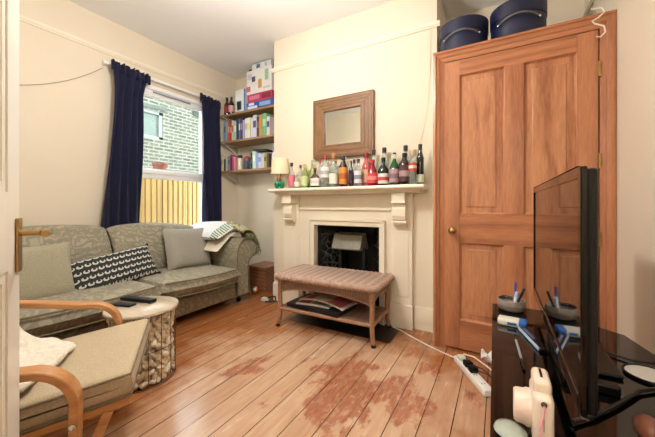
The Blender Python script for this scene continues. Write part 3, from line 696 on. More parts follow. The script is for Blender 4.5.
MB().lathe([(.028, 0), (.03, .005), (.03, .145), (.026, .155)], (-2.86, 2.76, 1.455), 16).build('body', flat('#e4dcc0'), jr, smooth=True); MB().lathe([(.028, .152), (.028, .19), (.001, .19)], (-2.86, 2.76, 1.455), 16).build('lid', flat('#26221e'), jr, smooth=True)
mg = thing('mug', 'dark blue-grey mug with red rim on the lowest alcove shelf', 'mug', (-2.74, 2.765, 1.455))
MB().lathe([(.036, 0), (.046, .01), (.05, .06), (.048, .11), (.044, .11), (.044, .02), (.001, .015)], (-2.74, 2.765, 1.455), 18).build('body', flat('#3f4658'), mg, smooth=True)
MB().tube([(-2.695, 2.745, 1.535), (-2.67, 2.735, 1.53), (-2.665, 2.735, 1.505), (-2.69, 2.745, 1.48)], .006, 8).build('handle', flat('#3f4658'), mg, smooth=True)
MB().lathe([(.05, .108), (.05, .128), (.043, .15), (.02, .165), (.001, .17)], (-2.74, 2.765, 1.455), 18).build('lid', flat('#8e3434'), mg, smooth=True)
gb = thing('green_bottle', 'small dark green bottle between the mug and pale mint book', 'bottle', (-2.655, 2.745, 1.455))
MB().lathe([(.02, 0), (.021, .005), (.021, .13), (.009, .16), (.009, .185)], (-2.655, 2.745, 1.455), 12).build('glass', G['darkgreen'], gb, smooth=True); MB().lathe([(.011, .18), (.011, .205), (.001, .205)], (-2.655, 2.745, 1.455), 10).build('cap', flat('#0f2a20'), gb, smooth=True)
sb = thing('spray_bottle', 'white bottle with blue cap at right end of lowest alcove shelf', 'bottle', (-2.30, 2.76, 1.455))
MB().lathe([(.03, 0), (.033, .006), (.033, .15), (.016, .18), (.016, .19)], (-2.30, 2.76, 1.455), 16).build('body', flat('#e8eaee'), sb, smooth=True); MB().lathe([(.022, .186), (.025, .19), (.022, .255), (.001, .26)], (-2.30, 2.76, 1.455), 14).build('cap', flat('#7d97c8'), sb, smooth=True)
# top shelf
def rb(label, x, h, r, c, cl, cap):
    root = thing('bottle', label, 'bottle', (x, 2.76, 2.18), 0, 'bottles on the top alcove shelf')
    MB().lathe([(r * .95, 0), (r, .005), (r, h * .6), (r * .4, h * .76), (r * .35, h * .88)], (x, 2.76, 2.18), 14).build('glass', G[c], root, smooth=True)
    MB().lathe([(r * .45, h * .85), (r * .45, h), (.001, h)], (x, 2.76, 2.18), 10).build('cap', flat(cap), root, smooth=True)
    MB().lathe([(r * 1.015, h * .15), (r * 1.015, h * .5)], (x, 2.76, 2.18), 14).build('label', flat(cl), root, smooth=True)
rb('dark red bottle with dark cap at left end of the top alcove shelf', -3.10, .24, .036, 'wine', '#8c2a34', '#2a1216')
rb('smoky bottle with pink label beside the dark red bottle, top alcove shelf', -3.02, .235, .036, 'purple', '#dca8ac', '#4a4a54')
def carton(name, label, x0, x1, y0, y1, z0, z1, c, prints, cat='box'):
    root = thing(name, label, cat, ((x0 + x1) / 2, (y0 + y1) / 2, z0))
    MB().rbox(x0, x1, y0, y1, z0, z1, .003, 1).build('carton', flat(c), root)
    for (u0, u1, v0, v1, pc) in prints:
        MB().box(x0 + (x1 - x0) * u0, x0 + (x1 - x0) * u1, y0 - .0012, y0 + .0005, z0 + (z1 - z0) * v0, z0 + (z1 - z0) * v1).build('printed_panel', flat(pc), root)
carton('box', 'upright white box with blue edge and dark picture on top shelf', -2.925, -2.745, 2.735, 2.90, 2.18, 2.47, '#d9dcdc', [(.18, .62, .12, .5, '#3c4350'), (.86, 1, .02, .98, '#4470a8'), (.30, .42, .1, .48, '#c9ccd0')])
carton('board_game', 'blue and white flat game box at bottom of the top-shelf stack', -2.73, -2.30, 2.735, 2.97, 2.18, 2.275, '#2f56a4', [(.05, .42, .15, .5, '#c4d4ea'), (.5, .9, .3, .8, '#8fb0dc'), (.1, .3, .6, .9, '#dfe8f2')])
carton('board_game', 'pink-red flat game box resting on the blue game box', -2.71, -2.32, 2.735, 2.97, 2.275, 2.375, '#b8385c', [(.08, .5, .3, .75, '#d87a94'), (.6, .95, .2, .8, '#7c2438')])
carton('box', 'big white picture box with coloured figures on top of game stack', -2.725, -2.325, 2.735, 2.78, 2.375, 2.665, '#e2e0dc', [(.05, .22, .62, .86, '#c4c0dc'), (.22, .36, .5, .72, '#5c4858'), (.48, .62, .18, .55, '#d09a5c'), (.74, .88, .45, .9, '#9cc49c'), (0, .16, .12, .34, '#c46a78'), (.68, .95, .12, .2, '#c9c8c4')])
carton('box', 'dark maroon box standing behind the big white picture box', -2.742, -2.60, 2.79, 2.93, 2.375, 2.72, '#5a2430', [(.0, .9, .86, .96, '#3c161e')])
carton('box', 'small white box with dark print, topmost on the shelf stack', -2.64, -2.34, 2.737, 2.788, 2.6655, 2.735, '#d4d6d8', [(.25, .45, .15, .8, '#5c6478'), (.7, .8, .2, .7, '#9aa89c')])

# ------------------------------------------------------------------ sofa
sf = thing('sofa', 'long olive damask sofa with rolled arms under the window', 'sofa', (-2.75, 1.35, 0))
A0, A1, P0, P1, SPL = .20, 2.48, .52, 2.18, 1.352
b = MB(); b.rbox(-3.10, -2.33, .26, 2.36, .07, .225, .02); b.build('base', M['damask'], sf, smooth=True)
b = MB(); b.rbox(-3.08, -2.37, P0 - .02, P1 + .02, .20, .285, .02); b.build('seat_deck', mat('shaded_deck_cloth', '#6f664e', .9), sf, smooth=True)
def seat(y0, y1):
    def q(x, lo): return x
    b = MB()
    n = 30
    def top(u, v):
        x = -3.0 + (.78) * u; y = y0 + (y1 - y0) * v
        e = max(0, 1 - abs(2 * u - 1) ** 22) ** .5 * max(0, 1 - abs(2 * v - 1) ** 22) ** .5 * (.90 + .10 * math.sin(PI * v) * math.sin(PI * min(1, u * 1.02)))
        fr = .05 * math.sin(PI * v) * u
        return (x + fr, y, .345 - .02 * max(0, (y - 1.4) / .8) + .075 * e)
    def bot(u, v):
        x, y, z = top(u, v); zc = .345 - .02 * max(0, (y - 1.4) / .8); e = (z - zc) / .075
        return (x, y, zc - .065 * e)
    b.grid(top, n, n); b.grid(bot, n, n)
    o = b.build('seat_cushion', M['damask'], sf, smooth=True)
    pts = [(-2.20 + .05 * math.sin(PI * k / 20) - .022, y0 + .02 + (y1 - y0 - .04) * k / 20, .408 - .02 * max(0, (y0 + (y1 - y0) * k / 20 - 1.4) / .8)) for k in range(21)]
    MB().tube(pts, .006, 6).build('piping', M['piping'], o, smooth=True)
    pts = [(-2.20 + .05 * math.sin(PI * k / 20) - .022, y0 + .02 + (y1 - y0 - .04) * k / 20, .290 - .02 * max(0, (y0 + (y1 - y0) * k / 20 - 1.4) / .8)) for k in range(21)]
    MB().tube(pts, .006, 6).build('piping', M['piping'], o, smooth=True)
seat(P0, SPL); seat(SPL + .004, P1 - .03)
def backc(y0, y1, hump):
    b = MB()
    def fr(u, v):
        y = y0 + (y1 - y0) * u; s_ = v * PI
        hz = .80 + .05 * math.sin(PI * (.15 + .7 * u)) + hump(u)
        e = max(0, 1 - abs(2 * u - 1) ** 8) ** .5
        # profile from seat up the front, over the top, down the back
        prof = [(-2.80, .40), (-2.785, .52), (-2.82, .66), (-2.87, .76), (-2.92, .83), (-2.98, .85), (-3.05, .83), (-3.10, .74), (-3.12, .5), (-3.12, .2)]
        k = v * (len(prof) - 1); i = min(int(k), len(prof) - 2); f = k - i
        x = prof[i][0] + (prof[i + 1][0] - prof[i][0]) * f; z = prof[i][1] + (prof[i + 1][1] - prof[i][1]) * f
        zz = z * hz / .85 if z > .45 else z
        return (x - .03 * (1 - e) if v < .5 else x, y, zz - .02 * (1 - e))
    b.grid(fr, 16, 27)
    b.build('back_rest', M['damask'], sf, smooth=True, sub=1, solid=.012)
backc(P0 - .05, SPL - .05, lambda u: .01); backc(SPL - .045, P1 + .05, lambda u: -.06 * u * u)
for sg, yi, yo in ((1, P1, A1), (-1, P0, A0)):
    base = [(0, .08), (0, .44), (.008, .54), (.03, .61), (.075, .655), (.135, .672), (.20, .66), (.255, .625), (.285, .57), (.28, .515), (.25, .475), (.205, .465), (.165, .43), (.155, .33), (.165, .2), (.18, .08)]
    poly = [(yi + sg * a, z) for a, z in base]
    b = MB(); b.prism(poly, 'x', -3.10, -2.305); ar = b.build('arm', M['damask'], sf, smooth=True, bevel=.015)
    pts = [(-2.30, yi + sg * a, z) for a, z in base]; MB().tube(pts, .007, 6).build('piping', M['piping'], ar, smooth=True)
for x in (-2.40, -3.02):
    for y in (.32, 2.29):
        MB().lathe([(.016, 0), (.026, .01), (.026, .04), (.016, .05), (.02, .075)], (x, y, 0), 12).build('foot', M['black'], sf, smooth=True)

def TR(loc, rx, ry, rz): return Matrix.Translation(loc) @ Matrix.Rotation(rz, 4, 'Z') @ Matrix.Rotation(ry, 4, 'Y') @ Matrix.Rotation(rx, 4, 'X')
def cushion(label, loc, w, h, t, lean, spin, m, e=4, edge=None, pinch=.06, yaw=0):
    # pillow local x -> world y, local y -> up, local z -> +x
    root = thing('cushion', label, 'cushion', loc, 0, None, world=False)
    base = Matrix(((0, 0, 1), (1, 0, 0), (0, 1, 0))).to_4x4()
    MM = Matrix.Rotation(yaw, 4, 'Z') @ Matrix.Rotation(-lean, 4, 'Y') @ base @ Matrix.Rotation(spin, 4, 'Z')
    o = MB().pillow(w, h, t, None, 18, e, pinch).build('cover', m, root, smooth=True, local=True); o.matrix_local = MM
    if edge:
        b = MB()
        for sx in (-1, 1):
            for sy in (-1, 1): b.ell((sx * w * .495, sy * h * .495, 0), (.014, .014, .014), 8, 6)
        q = b.build('corner_tassel', edge, o, smooth=True, local=True)
    return root
cushion('plain beige cushion at the left end of the sofa by the white door', (-2.665, .755, .555), .43, .41, .15, .34, .0, M['cush_beige'])
cushion('long black and white patterned cushion in the middle of the sofa', (-2.645, 1.235, .505), .62, .28, .13, .50, .13, M['motif'], 4, M['black'], .03)
cushion('plain grey cushion at the right end of the sofa under window', (-2.70, 1.91, .585), .48, .42, .15, .32, -.05, M['cush_grey'])

# blankets over the right arm
def armz(y):   # height of the arm top
    a = y - P1
    pts = [(-.25, .50), (-.12, .53), (-.03, .60), (.03, .655), (.075, .68), (.135, .69), (.20, .68), (.255, .645), (.30, .58), (.325, .52)]
    if a <= pts[0][0]: return pts[0][1]
    for (a0, z0), (a1, z1) in zip(pts, pts[1:]):
        if a <= a1: return z0 + (z1 - z0) * (a - a0) / (a1 - a0)
    return pts[-1][1]
bl = thing('folded_blanket', 'white folded blanket with green leaf edging on the right sofa arm', 'blanket', (-2.75, 2.25, .6))
def leafmat():
    t = NT('white_leaf_border_cloth'); sep = t.n('ShaderNodeSeparateXYZ'); t.set(sep.inputs[0], t.tc)
    w = t.n('ShaderNodeTexWave', wave_type='BANDS', bands_direction='DIAGONAL'); t.set(w.inputs['Vector'], t.map((.6, 1, 1.2))); w.inputs['Scale'].default_value = 15; w.inputs['Distortion'].default_value = 5
    f = t.math('MULTIPLY', t.math('GREATER_THAN', sep.outputs[0], .205), t.math('LESS_THAN', sep.outputs[0], .31))
    base = t.mix(f, S('#dcdee0'), t.ramp(w.outputs[1], [(.35, S('#d4d6cc')), (.5, S('#8ea088')), (.8, S('#65806c'))]))
    t.p(Base_Color=base, Roughness=.9); t.bump(t.noise(30), .3, .004); return t.m
M['leaf'] = leafmat()
def bundle(name, ya, yb, xa, xb, h0, th, m, dome):
    def fn(u, v, s_):
        y = ya + (yb - ya) * u; x = xa + (xb - xa) * v
        e = max(0, 1 - abs(2 * u - 1) ** 4) ** .5 * max(0, 1 - abs(2 * v - 1) ** 5) ** .5
        z = armz(y) * (1 - dome) + .69 * dome + h0 + s_ * th / 2 * e + .004 * math.sin(13 * x + 5 * y)
        return (x + .012 * math.sin(11 * y), y, z)
    b = MB(); b.grid(lambda u, v: fn(u, v, 1), 20, 20); b.grid(lambda u, v: fn(u, v, -1), 20, 20)
    return b.build(name, m, bl, smooth=True)
bundle('lower_fold', P1 - .15, P1 + .16, -3.02, -2.43, .030, .055, mat('warm_white_cotton', '#d9cdbb', .9, .04, 20, .2), .0)
bundle('upper_fold', P1 - .14, P1 + .27, -3.06, -2.42, .085, .11, M['leaf'], .45)
def fringemat():
    t = NT('green_tan_woven_throw'); n = t.noise(38, None, 3, .7)
    t.p(Base_Color=t.ramp(n, [(.38, S('#4a5238')), (.48, S('#8c8a5c')), (.56, S('#cdbf9a')), (.66, S('#a87a58'))]), Roughness=.95); t.bump(n, .6, .006); return t.m
M['fringe'] = fringemat()
th = thing('fringed_throw', 'green and tan fringed throw over the front of the right sofa arm', 'throw', (-2.38, 2.4, .6))
def fn(u, v):
    y = P1 + .07 + .26 * u; x = -2.54 + .245 * v
    return (x, y, armz(y) + .045 + .06 * (1 - v) * (1 - u) + .022 * math.sin(PI * min(1, u * 1.2)) + .008 * math.sin(22 * x) * math.sin(19 * y) + .05 * max(0, 1 - v * 1.3) * (1 - u))
MB().grid(fn, 16, 14).build('cloth', M['fringe'], th, smooth=True, solid=.016, sub=1)
b = MB()
for k in range(26):
    u = k / 25; y = P1 + .12 + .205 * u; x = -2.298
    b.tube([(x - .01, y, armz(y) + .03), (x + .006, y + R.uniform(-.004, .004), armz(y) + .005), (x + .004, y + R.uniform(-.008, .008), armz(y) - .03)], [.004, .005, .003], 5)
for k in range(16):
    x = -2.58 + .28 * k / 15; y = P1 + .328
    b.tube([(x, y - .01, armz(y) + .03), (x + R.uniform(-.006, .006), y + .008, armz(y) - .01), (x + R.uniform(-.01, .01), y + .006, armz(y) - .06)], [.004, .006, .003], 5)
b.build('fringe', mat('dark_green_fringe', '#6b6848', .9, .4, 60), th, smooth=True)

# ------------------------------------------------------------------ chest in the alcove and oddments on floor
ch = thing('wooden_chest', 'reddish brown wooden box in the alcove behind the sofa arm', 'box', (-2.5, 2.81, 0))
MB().box(-2.63, -2.345, 2.655, 2.965, 0, .255).build('body', M['chest'], ch, bevel=.004); MB().rbox(-2.645, -2.33, 2.64, 2.97, .255, .288, .005).build('lid', M['chest'], ch)
og = thing('copper_ornament', 'round copper and white ornament on floor by the wooden box', 'ornament', (-2.42, 2.575, 0))
MB().ell((-2.42, 2.575, .045), (.048, .048, .045)).build('ball', M['copper'], og, smooth=True); MB().ell((-2.405, 2.54, .05), (.02, .016, .022), 10, 8).build('face', M['white_plastic'], og, smooth=True)
pa = thing('plug_adapter', 'small white plug with black cable on floor beside the fire surround', 'plug', (-2.12, 2.43, 0))
MB().rbox(-2.19, -2.11, 2.40, 2.45, 0, .035, .008).build('plug', M['white_plastic'], pa)
MB().tube([(-2.12, 2.43, .03), (-2.09, 2.45, .05), (-2.05, 2.47, .05), (-2.03, 2.46, .012), (-2.07, 2.42, .008), (-2.12, 2.39, .008)], .008, 8).build('cable', M['cord_black'], pa, smooth=True)

# ------------------------------------------------------------------ drum table
TC = (-1.838, 1.0)
tb = thing('side_table', 'round pale wood topped table on a wire drum in front of sofa', 'table', (TC[0], TC[1], 0))
M['ply'] = wood('pale_birch_top', '#cfc0aa', '#b7a68e', 0, 4, .25, .1, 2, False)
MB().lathe([(.186, .402), (.191, .405), (.191, .418), (.188, .421), (.001, .421)], (*TC, 0), 56).build('table_top', M['ply'], tb, smooth=True)
b = MB(); rw = .176
for k in range(16):
    a = 2 * PI * k / 16 + .05; b.tube([(TC[0] + rw * math.cos(a), TC[1] + rw * math.sin(a), z) for z in (.006, .2, .40)],   .0022, 5)
for z in (.006, .20, .40):
    b.tube([(TC[0] + rw * math.cos(2 * PI * k / 44), TC[1] + rw * math.sin(2 * PI * k / 44), z) for k in range(45)], .0028, 5)
b.build('wire_drum', mat('dark_wire', '#57504a', .4, metal=.6), tb, smooth=True)
def chunkmat():
    t = NT('pale_wood_pieces'); n = t.noise(22, None, 2); n2 = t.noise(120)
    t.p(Base_Color=t.mix(.3, t.ramp(n, [(.35, S('#cdb690')), (.5, S('#ecdfc4')), (.65, S('#f5eee0'))]), t.ramp(n2, [(.3, S('#b0946c')), (.7, S('#f0e4ca'))])), Roughness=.8); return t.m
b = MB(); rr = random.Random(11)
for lay in range(12):
    z = .022 + lay * .032
    for k in range(26):
        a = 2 * PI * (k + .5 * (lay % 2)) / 26 + rr.uniform(-.05, .05); rad = .146 + rr.uniform(-.012, .010)
        mm = Matrix.Translation((TC[0] + rad * math.cos(a), TC[1] + rad * math.sin(a), z + rr.uniform(-.006, .006))) @ Matrix.Rotation(rr.uniform(0, PI), 4, 'Z') @ Matrix.Rotation(rr.uniform(0, PI), 4, 'X')
        L = .02 + rr.uniform(-.004, .004); r0 = .0145 + rr.uniform(-.002, .003)
        b.lathe([(r0 * .9, -L), (r0, -L + .002), (r0, L - .002), (r0 * .9, L)], (0, 0, 0), 8, mm)
b.lathe([(.125, .004), (.125, .39), (.001, .39)], (*TC, 0), 24)
tag(b.build('cork_filling', chunkmat(), None, smooth=True, weld=False), 'pale chunky pieces filling the wire drum of the round table', 'filling', None, 'stuff')
def remote(label, x, y, z, L, w, h, rz, m, btn):
    root = thing('remote_control', label, 'remote control', (x, y, z), rz, None, world=False)
    MB().rbox(-L / 2, L / 2, -w / 2, w / 2, 0, h, .006, 3).build('casing', m, root, smooth=True, local=True)
    b = MB(); n = max(3, int(L / .02))
    for i in range(n):
        for j in (-1, 0, 1): b.rbox(-L * .42 + i * L * .84 / n, -L * .42 + i * L * .84 / n + .009, j * w * .27 - .005, j * w * .27 + .005, h - .001, h + .0015, .001, 1)
    b.build('buttons', btn, root, local=True)
M['btn'] = mat('dark_grey_buttons', '#2c2c30', .5)
remote('larger black remote control lying on the round table', -1.94, 1.03, .4215, .235, .05, .022, .26, M['black'], M['btn'])
remote('smaller black remote control nearer the armchair on the round table', -1.93, .945, .4215, .125, .055, .012, .30, M['black'], M['btn'])

# ------------------------------------------------------------------ armchair
ACR = math.atan2(.82, .57)
ac = thing('armchair', 'bent beech armchair with beige linen cushion at lower left', 'armchair', (-1.316, .706, 0), ACR, None, world=False)
for sy in (1, -1):
    y = .33 * sy
    pts = [(-.70, y, .602), (-.53, y, .577), (-.38, y, .552)]
    cx, cz, r = -.243, .417, .115
    pts += [(-.28, y, .534)]
    for k in range(9):
        a = PI / 2 - k / 8 * (PI / 2 - .05); pts.append((cx + r * math.cos(a), y, cz + r * math.sin(a) ))
    pts += [(-.130, y, .30), (-.133, y, .18), (-.138, y, .04), (-.168, y, .014), (-.32, y, .012), (-.66, y, .012)]
    arm = MB().bar(pts, .055, .024, (0, 1, 0)).build('arm_frame', M['bent'], ac, smooth=True, local=True, bevel=.004)
    b = MB(); b.lathe([(.009, 0), (.009, .004), (.005, .006), (.001, .006)], (0, 0, 0), 12, Matrix.Translation((-.130, y + sy * .0275, .36)) @ Matrix.Rotation(-sy * PI / 2, 4, 'X')); b.build('bolt', M['chrome'], arm, smooth=True, local=True)
    MB().bar([(-.005, .255 * sy, .350), (-.2, .255 * sy, .320), (-.42, .26 * sy, .285), (-.52, .285 * sy, .29), (-.60, .285 * sy, .42), (-.74, .285 * sy, .90)], .024, .026, (0, 1, 0)).build('seat_rail', M['bent'], ac, smooth=True, local=True, bevel=.003)
    MB().bar([(-.06, .255 * sy, .33), (-.12, .285 * sy, .18), (-.13, .285 * sy, .02)], .03, .03, (0, 1, 0)).build('brace', M['bent'], ac, local=True, bevel=.003)
for x, z in ((-.10, .314), (-.42, .262)): MB().rbox(x - .02, x + .02, -.245, .245, z - .012, z + .012, .004).build('cross_bar', M['bent'], ac, local=True)
def seatpad(u, v, top):
    y = -.27 + .56 * v; x = -.62 + .63 * u
    zc = .315 + .092 * u
    e = max(0, 1 - abs(2 * u - 1) ** 50) ** .5 * max(0, 1 - abs(2 * v - 1) ** 50) ** .5
    return (x + .0, y, zc + (.042 if top else -.042) * e + (.006 * math.sin(PI * u) if top else 0))
b = MB(); b.grid(lambda u, v: seatpad(.5 - .5 * math.cos(PI * u), .5 - .5 * math.cos(PI * v), 1), 32, 32, None); b.grid(lambda u, v: seatpad(.5 - .5 * math.cos(PI * u), .5 - .5 * math.cos(PI * v), 0), 32, 32, None)
sc_ = b.build('seat_cushion', M['linen'], ac, smooth=True, local=True)
rim = [(-.615, -.268), (.004, -.268), (.008, .288), (-.615, .288), (-.615, -.268)]
for dz in (.036, -.036):
    MB().tube([(x, y, .315 + .092 * (x + .62) / .63 + dz) for (x0, y0), (x1, y1) in zip(rim, rim[1:]) for x, y in [(x0 + (x1 - x0) * k / 12, y0 + (y1 - y0) * k / 12) for k in range(12)]], .004, 6).build('piping', mat('linen_piping', '#7f7058', .9), sc_, smooth=True, local=True)
def backpad(u, v, top):
    y = -.27 + .54 * v; s_ = u
    x = -.535 - .19 * s_; z = .32 + .58 * s_
    e = max(0, 1 - abs(2 * u - 1) ** 10) ** .5 * max(0, 1 - abs(2 * v - 1) ** 10) ** .5
    k = (.045 if top else -.04) * e
    return (x + k * .95, y, z + k * .3)
b = MB(); b.grid(lambda u, v: backpad(u, v, 1), 16, 16, None); b.grid(lambda u, v: backpad(u, v, 0), 16, 16, None)
b.build('back_cushion', M['linen'], ac, smooth=True, local=True)
tw = thing('throw_blanket', 'cream fleece throw draped over the armchair seat and back', 'blanket', (-1.316, .706, 0), ACR, None, world=False)
def fn(u, v):
    y = -.24 + .50 * v
    edge = -.235 - .065 * max(0, (.62 - v) / .57) - .45 * max(0, v - .62) + .008 * math.sin(20 * v)
    L = u * .95
    path = [(edge, 0), (-.44, 0), (-.49, .10), (-.60, .45), (-.66, .62)]
    seg = [0]
    pts = [Vector((edge, 0, .366 + .092 * ((edge + .62) / .63))), Vector((-.42, 0, .405)), Vector((-.478, 0, .45)), Vector((-.56, 0, .62)), Vector((-.63, 0, .86))]
    for a, c in zip(pts, pts[1:]): seg.append(seg[-1] + (c - a).length)
    d = u * seg[-1]; i = max(k for k in range(len(pts) - 1) if seg[k] <= d + 1e-9); f = (d - seg[i]) / (seg[i + 1] - seg[i]); p = pts[i].lerp(pts[i + 1], f)
    w = .008 * math.sin(17 * v + 4 * u) + .006 * math.sin(31 * v - 9 * u)
    return (p.x + .012 + w * .6, y + .012 * math.sin(11 * u), p.z + .022 + w)
MB().grid(fn, 26, 24).build('throw', M['throw'], tw, smooth=True, local=True, solid=.022, sub=1)

# ------------------------------------------------------------------ wicker bench
wb = thing('wicker_bench', 'pinkish brown wicker bench with lower shelf before the fireplace', 'bench', (-1.205, 2.20, 0), math.radians(2.0), None, world=False)
hx, hy, zt = .438, .218, .44
b = MB(); b.rbox(-hx + .02, hx - .02, -hy + .02, hy - .02, zt - .05, zt, .012); b.build('top', M['wicker_top'], wb, smooth=True, local=True)
b = MB(); r0 = .026
ring = []
for cx, cy, a0 in ((hx - .03, hy - .03, 0), (-hx + .03, hy - .03, PI / 2), (-hx + .03, -hy + .03, PI), (hx - .03, -hy + .03, 1.5 * PI)):
    for k in range(5): a = a0 + k / 4 * PI / 2; ring.append((cx + .03 * math.cos(a), cy + .03 * math.sin(a), zt - .022))
ring.append(ring[0])
# resample and wrap a twisted border
rs = []; 
for a, c in zip(ring, ring[1:]):
    a = Vector(a); c = Vector(c); n = max(1, int((c - a).length / .006))
    for k in range(n): rs.append(a.lerp(c, k / n))
rs.append(rs[0])
b.tube(rs, [r0 * (1 + .09 * math.sin(k * .9)) for k in range(len(rs))], 10)
b.build('braided_edge', mat('braided_wicker', '#b0917f', .5, .25, 90, .4), wb, smooth=True, local=True)
def apron(p0, p1, nrm):
    p0 = Vector(p0); p1 = Vector(p1)
    def f(u, v):
        p = p0.lerp(p1, u); low = zt - .155 + .055 * math.sin(PI * u) ** .6
        return (p.x, p.y, (zt - .04) * (1 - v) + low * v)
    return f
X_, Y_ = hx - .03, hy - .03
for p0, p1 in (((-X_, -Y_), (X_, -Y_)), ((X_, -Y_), (X_, Y_)), ((X_, Y_), (-X_, Y_)), ((-X_, Y_), (-X_, -Y_))):
    f = apron((*p0, 0), (*p1, 0), None); ap = MB().grid(f, 24, 5).build('apron', M['wicker'], wb, smooth=True, local=True, solid=.014)
    MB().tube([f(k / 24, 1) for k in range(25)], .009, 7).build('edge_roll', M['cane'], ap, smooth=True, local=True)
for sx in (-1, 1):
    for sy in (-1, 1):
        pts = [(sx * X_, sy * Y_, zt - .04), (sx * X_, sy * Y_, .25), (sx * (X_ - .004), sy * (Y_ - .002), .15), (sx * X_, sy * Y_, .08), (sx * (X_ + .014), sy * (Y_ + .012), .0)]
        lg = MB().tube(pts, [.02, .019, .018, .017, .016], 10).build('leg', M['cane'], wb, smooth=True, local=True)
        MB().lathe([(.0165, 0), (.018, .004), (.0175, .022)], (sx * (X_ + .0125), sy * (Y_ + .0105), 0.0), 10).build('foot_cap', M['black'], lg, smooth=True, local=True)
b = MB(); b.box(-X_, X_, -Y_, Y_, .140, .155); ls = b.build('lower_shelf', M['wicker'], wb, local=True)
b = MB(); zz = .148
b.tube([(-X_, -Y_, zz), (X_, -Y_, zz)], .015, 8); b.tube([(X_, -Y_, zz), (X_, Y_, zz)], .015, 8); b.tube([(X_, Y_, zz), (-X_, Y_, zz)], .015, 8); b.tube([(-X_, Y_, zz), (-X_, -Y_, zz)], .015, 8)
b.build('shelf_rim', M['cane'], ls, smooth=True, local=True)
# reading matter on the bench's lower shelf
def mag(label, x, y, z, w, d, h, rz, c, prints=(), droop=0, sag=0):
    root = thing('magazine', label, 'magazine', (x, y, z), rz, 'magazines on the bench shelf', world=False)
    def f(u, v, dz): 
        return (-w / 2 + w * u, -d / 2 + d * v, dz + sag * math.sin(PI * u))
    b = MB(); b.grid(lambda u, v: f(u, v, h), 12, 2); b.grid(lambda u, v: f(u, v, 0), 12, 2)
    b.grid(lambda u, v: f(u, 0, h * v), 12, 1); b.grid(lambda u, v: f(u, 1, h * v), 12, 1); b.grid(lambda u, v: f(0, u, h * v), 2, 1); b.grid(lambda u, v: f(1, u, h * v), 2, 1)
    pg = b.build('pages', flat(c), root, local=True)
    for u0, u1, v0, v1, pc in prints:
        MB().grid(lambda u, v: f(u0 + (u1 - u0) * u, v0 + (v1 - v0) * v, h + .0012), 6, 2).build('cover_picture', flat(pc), root, local=True)
mag('large black folder at the bottom of the bench-shelf pile', -1.30, 2.165, .1635, .50, .30, .03, -.06, '#101014')
mag('magazine with red and white cover lying on the black folder', -1.33, 2.16, .194, .30, .23, .012, .10, '#c9c0b4', ((.05, .4, .05, .95, '#a83a38'), (.45, .95, .1, .9, '#7d8a70')), 0, .004)
mag('open magazine with pale curved pages topmost on the bench shelf', -1.24, 2.17, .2105, .44, .22, .008, -.12, '#cfc9c0', ((.05, .3, .05, .6, '#b84a44'), (.36, .6, .05, .9, '#cdbfa6'), (.64, .95, .05, .9, '#b0606a')), 0, .03)

# ------------------------------------------------------------------ extension lead
a = Vector((-.235, 2.12, 0)); e = Vector((-.045, 1.80, 0)); d = (e - a).normalized(); L = (e - a).length; rz = math.atan2(d.y, d.x)
ps = thing('power_strip', 'white power strip with two black plugs on floor beside console', 'power strip', (a.x, a.y, 0), rz, None, world=False)
MB().rbox(0, L, -.028, .028, 0, .038, .006, 2).build('casing', M['white_plastic'], ps, smooth=True, local=True)
b = MB()
for k in range(4):
    for dy in (-.008, .008): b.box(.05 + k * .085, .062 + k * .085, dy - .002, dy + .002, .037, .0385)
b.build('socket_holes', M['black'], ps, local=True)
for x in (.135, .195):
    p = MB().rbox(x - .024, x + .024, -.024, .026, .0386, .072, .01, 3).build('plug', M['black'], ps, smooth=True, local=True)
    MB().tube([(x + .02, .02, .055), (x + .05, .06, .05), (x + .10, .10, .02), (x + .18, .15, .008)], .0035, 6).build('plug_cable', M['cord_black'], p, smooth=True, local=True)
MB().rbox(.03, .075, -.022, .022, .0386, .062, .008, 2).build('white_plug', mat('greenish_white_plastic', '#d9dccb', .4), ps, smooth=True, local=True)
cw = MB().tube([(-.77, 2.43, .006), (-.70, 2.40, .005), (-.60, 2.33, .005), (-.48, 2.255, .005), (-.36, 2.185, .006), (-.27, 2.135, .012), (-.235, 2.12, .018)], .0045, 7)
tag(cw.build('extension_cable', M['cord_white'], smooth=True), 'white cable running across floorboards from fireplace to power strip', 'cable')
cw = MB().tube([(-.20, 2.105, .06), (-.14, 2.11, .055), (-.06, 2.07, .03), (.02, 2.0, .008), (.12, 1.95, .006)], .0045, 7)
tag(cw.build('plug_lead', M['cord_white'], smooth=True), 'short white lead running from power strip under the console', 'cable')
pp = MB()
pp.grid(lambda u, v: (-.10 + .10 * u, 2.16 + .09 * v, .03 + .022 * math.sin(7 * u + 3 * v) + .02 * math.sin(9 * v)), 8, 8)
tag(pp.build('crumpled_paper', M['white_plastic'], smooth=False, solid=.012), 'white crumpled paper on the floor between pine door and console', 'paper')

# ------------------------------------------------------------------ black glass console
cn = thing('media_console', 'black glass corner console holding the television', 'console', (.2, 1.2, 0))
outer = [(-.016, .62), (-.031, 1.80), (.20, 1.80), (.365, 1.675), (.432, 1.622), (.50, 1.30), (.50, .62)]
MB().prism(outer, 'z', .490, .500).build('glass_top', M['black_gloss'], cn)
inner = [(.005, .66), (.005, 1.76), (.18, 1.76), (.34, 1.64), (.41, 1.6), (.47, 1.30), (.47, .66)]
b = MB(); b.prism(inner, 'z', .30, .308); b.build('glass_shelf', M['black_gloss'], cn)
b = MB(); b.prism(inner, 'z', .02, .04); b.build('bottom_shelf', M['black_gloss'], cn)
for x, y in ((.02, .70), (.02, 1.72), (.34, 1.60), (.44, .70)):
    MB().tube([(x, y, 0), (x, y, .49)], .018, 14).build('leg', M['black'], cn, smooth=True)
MB().box(-.006, .004, .66, 1.77, .04, .49).build('side_panel', M['black_gloss'], cn)
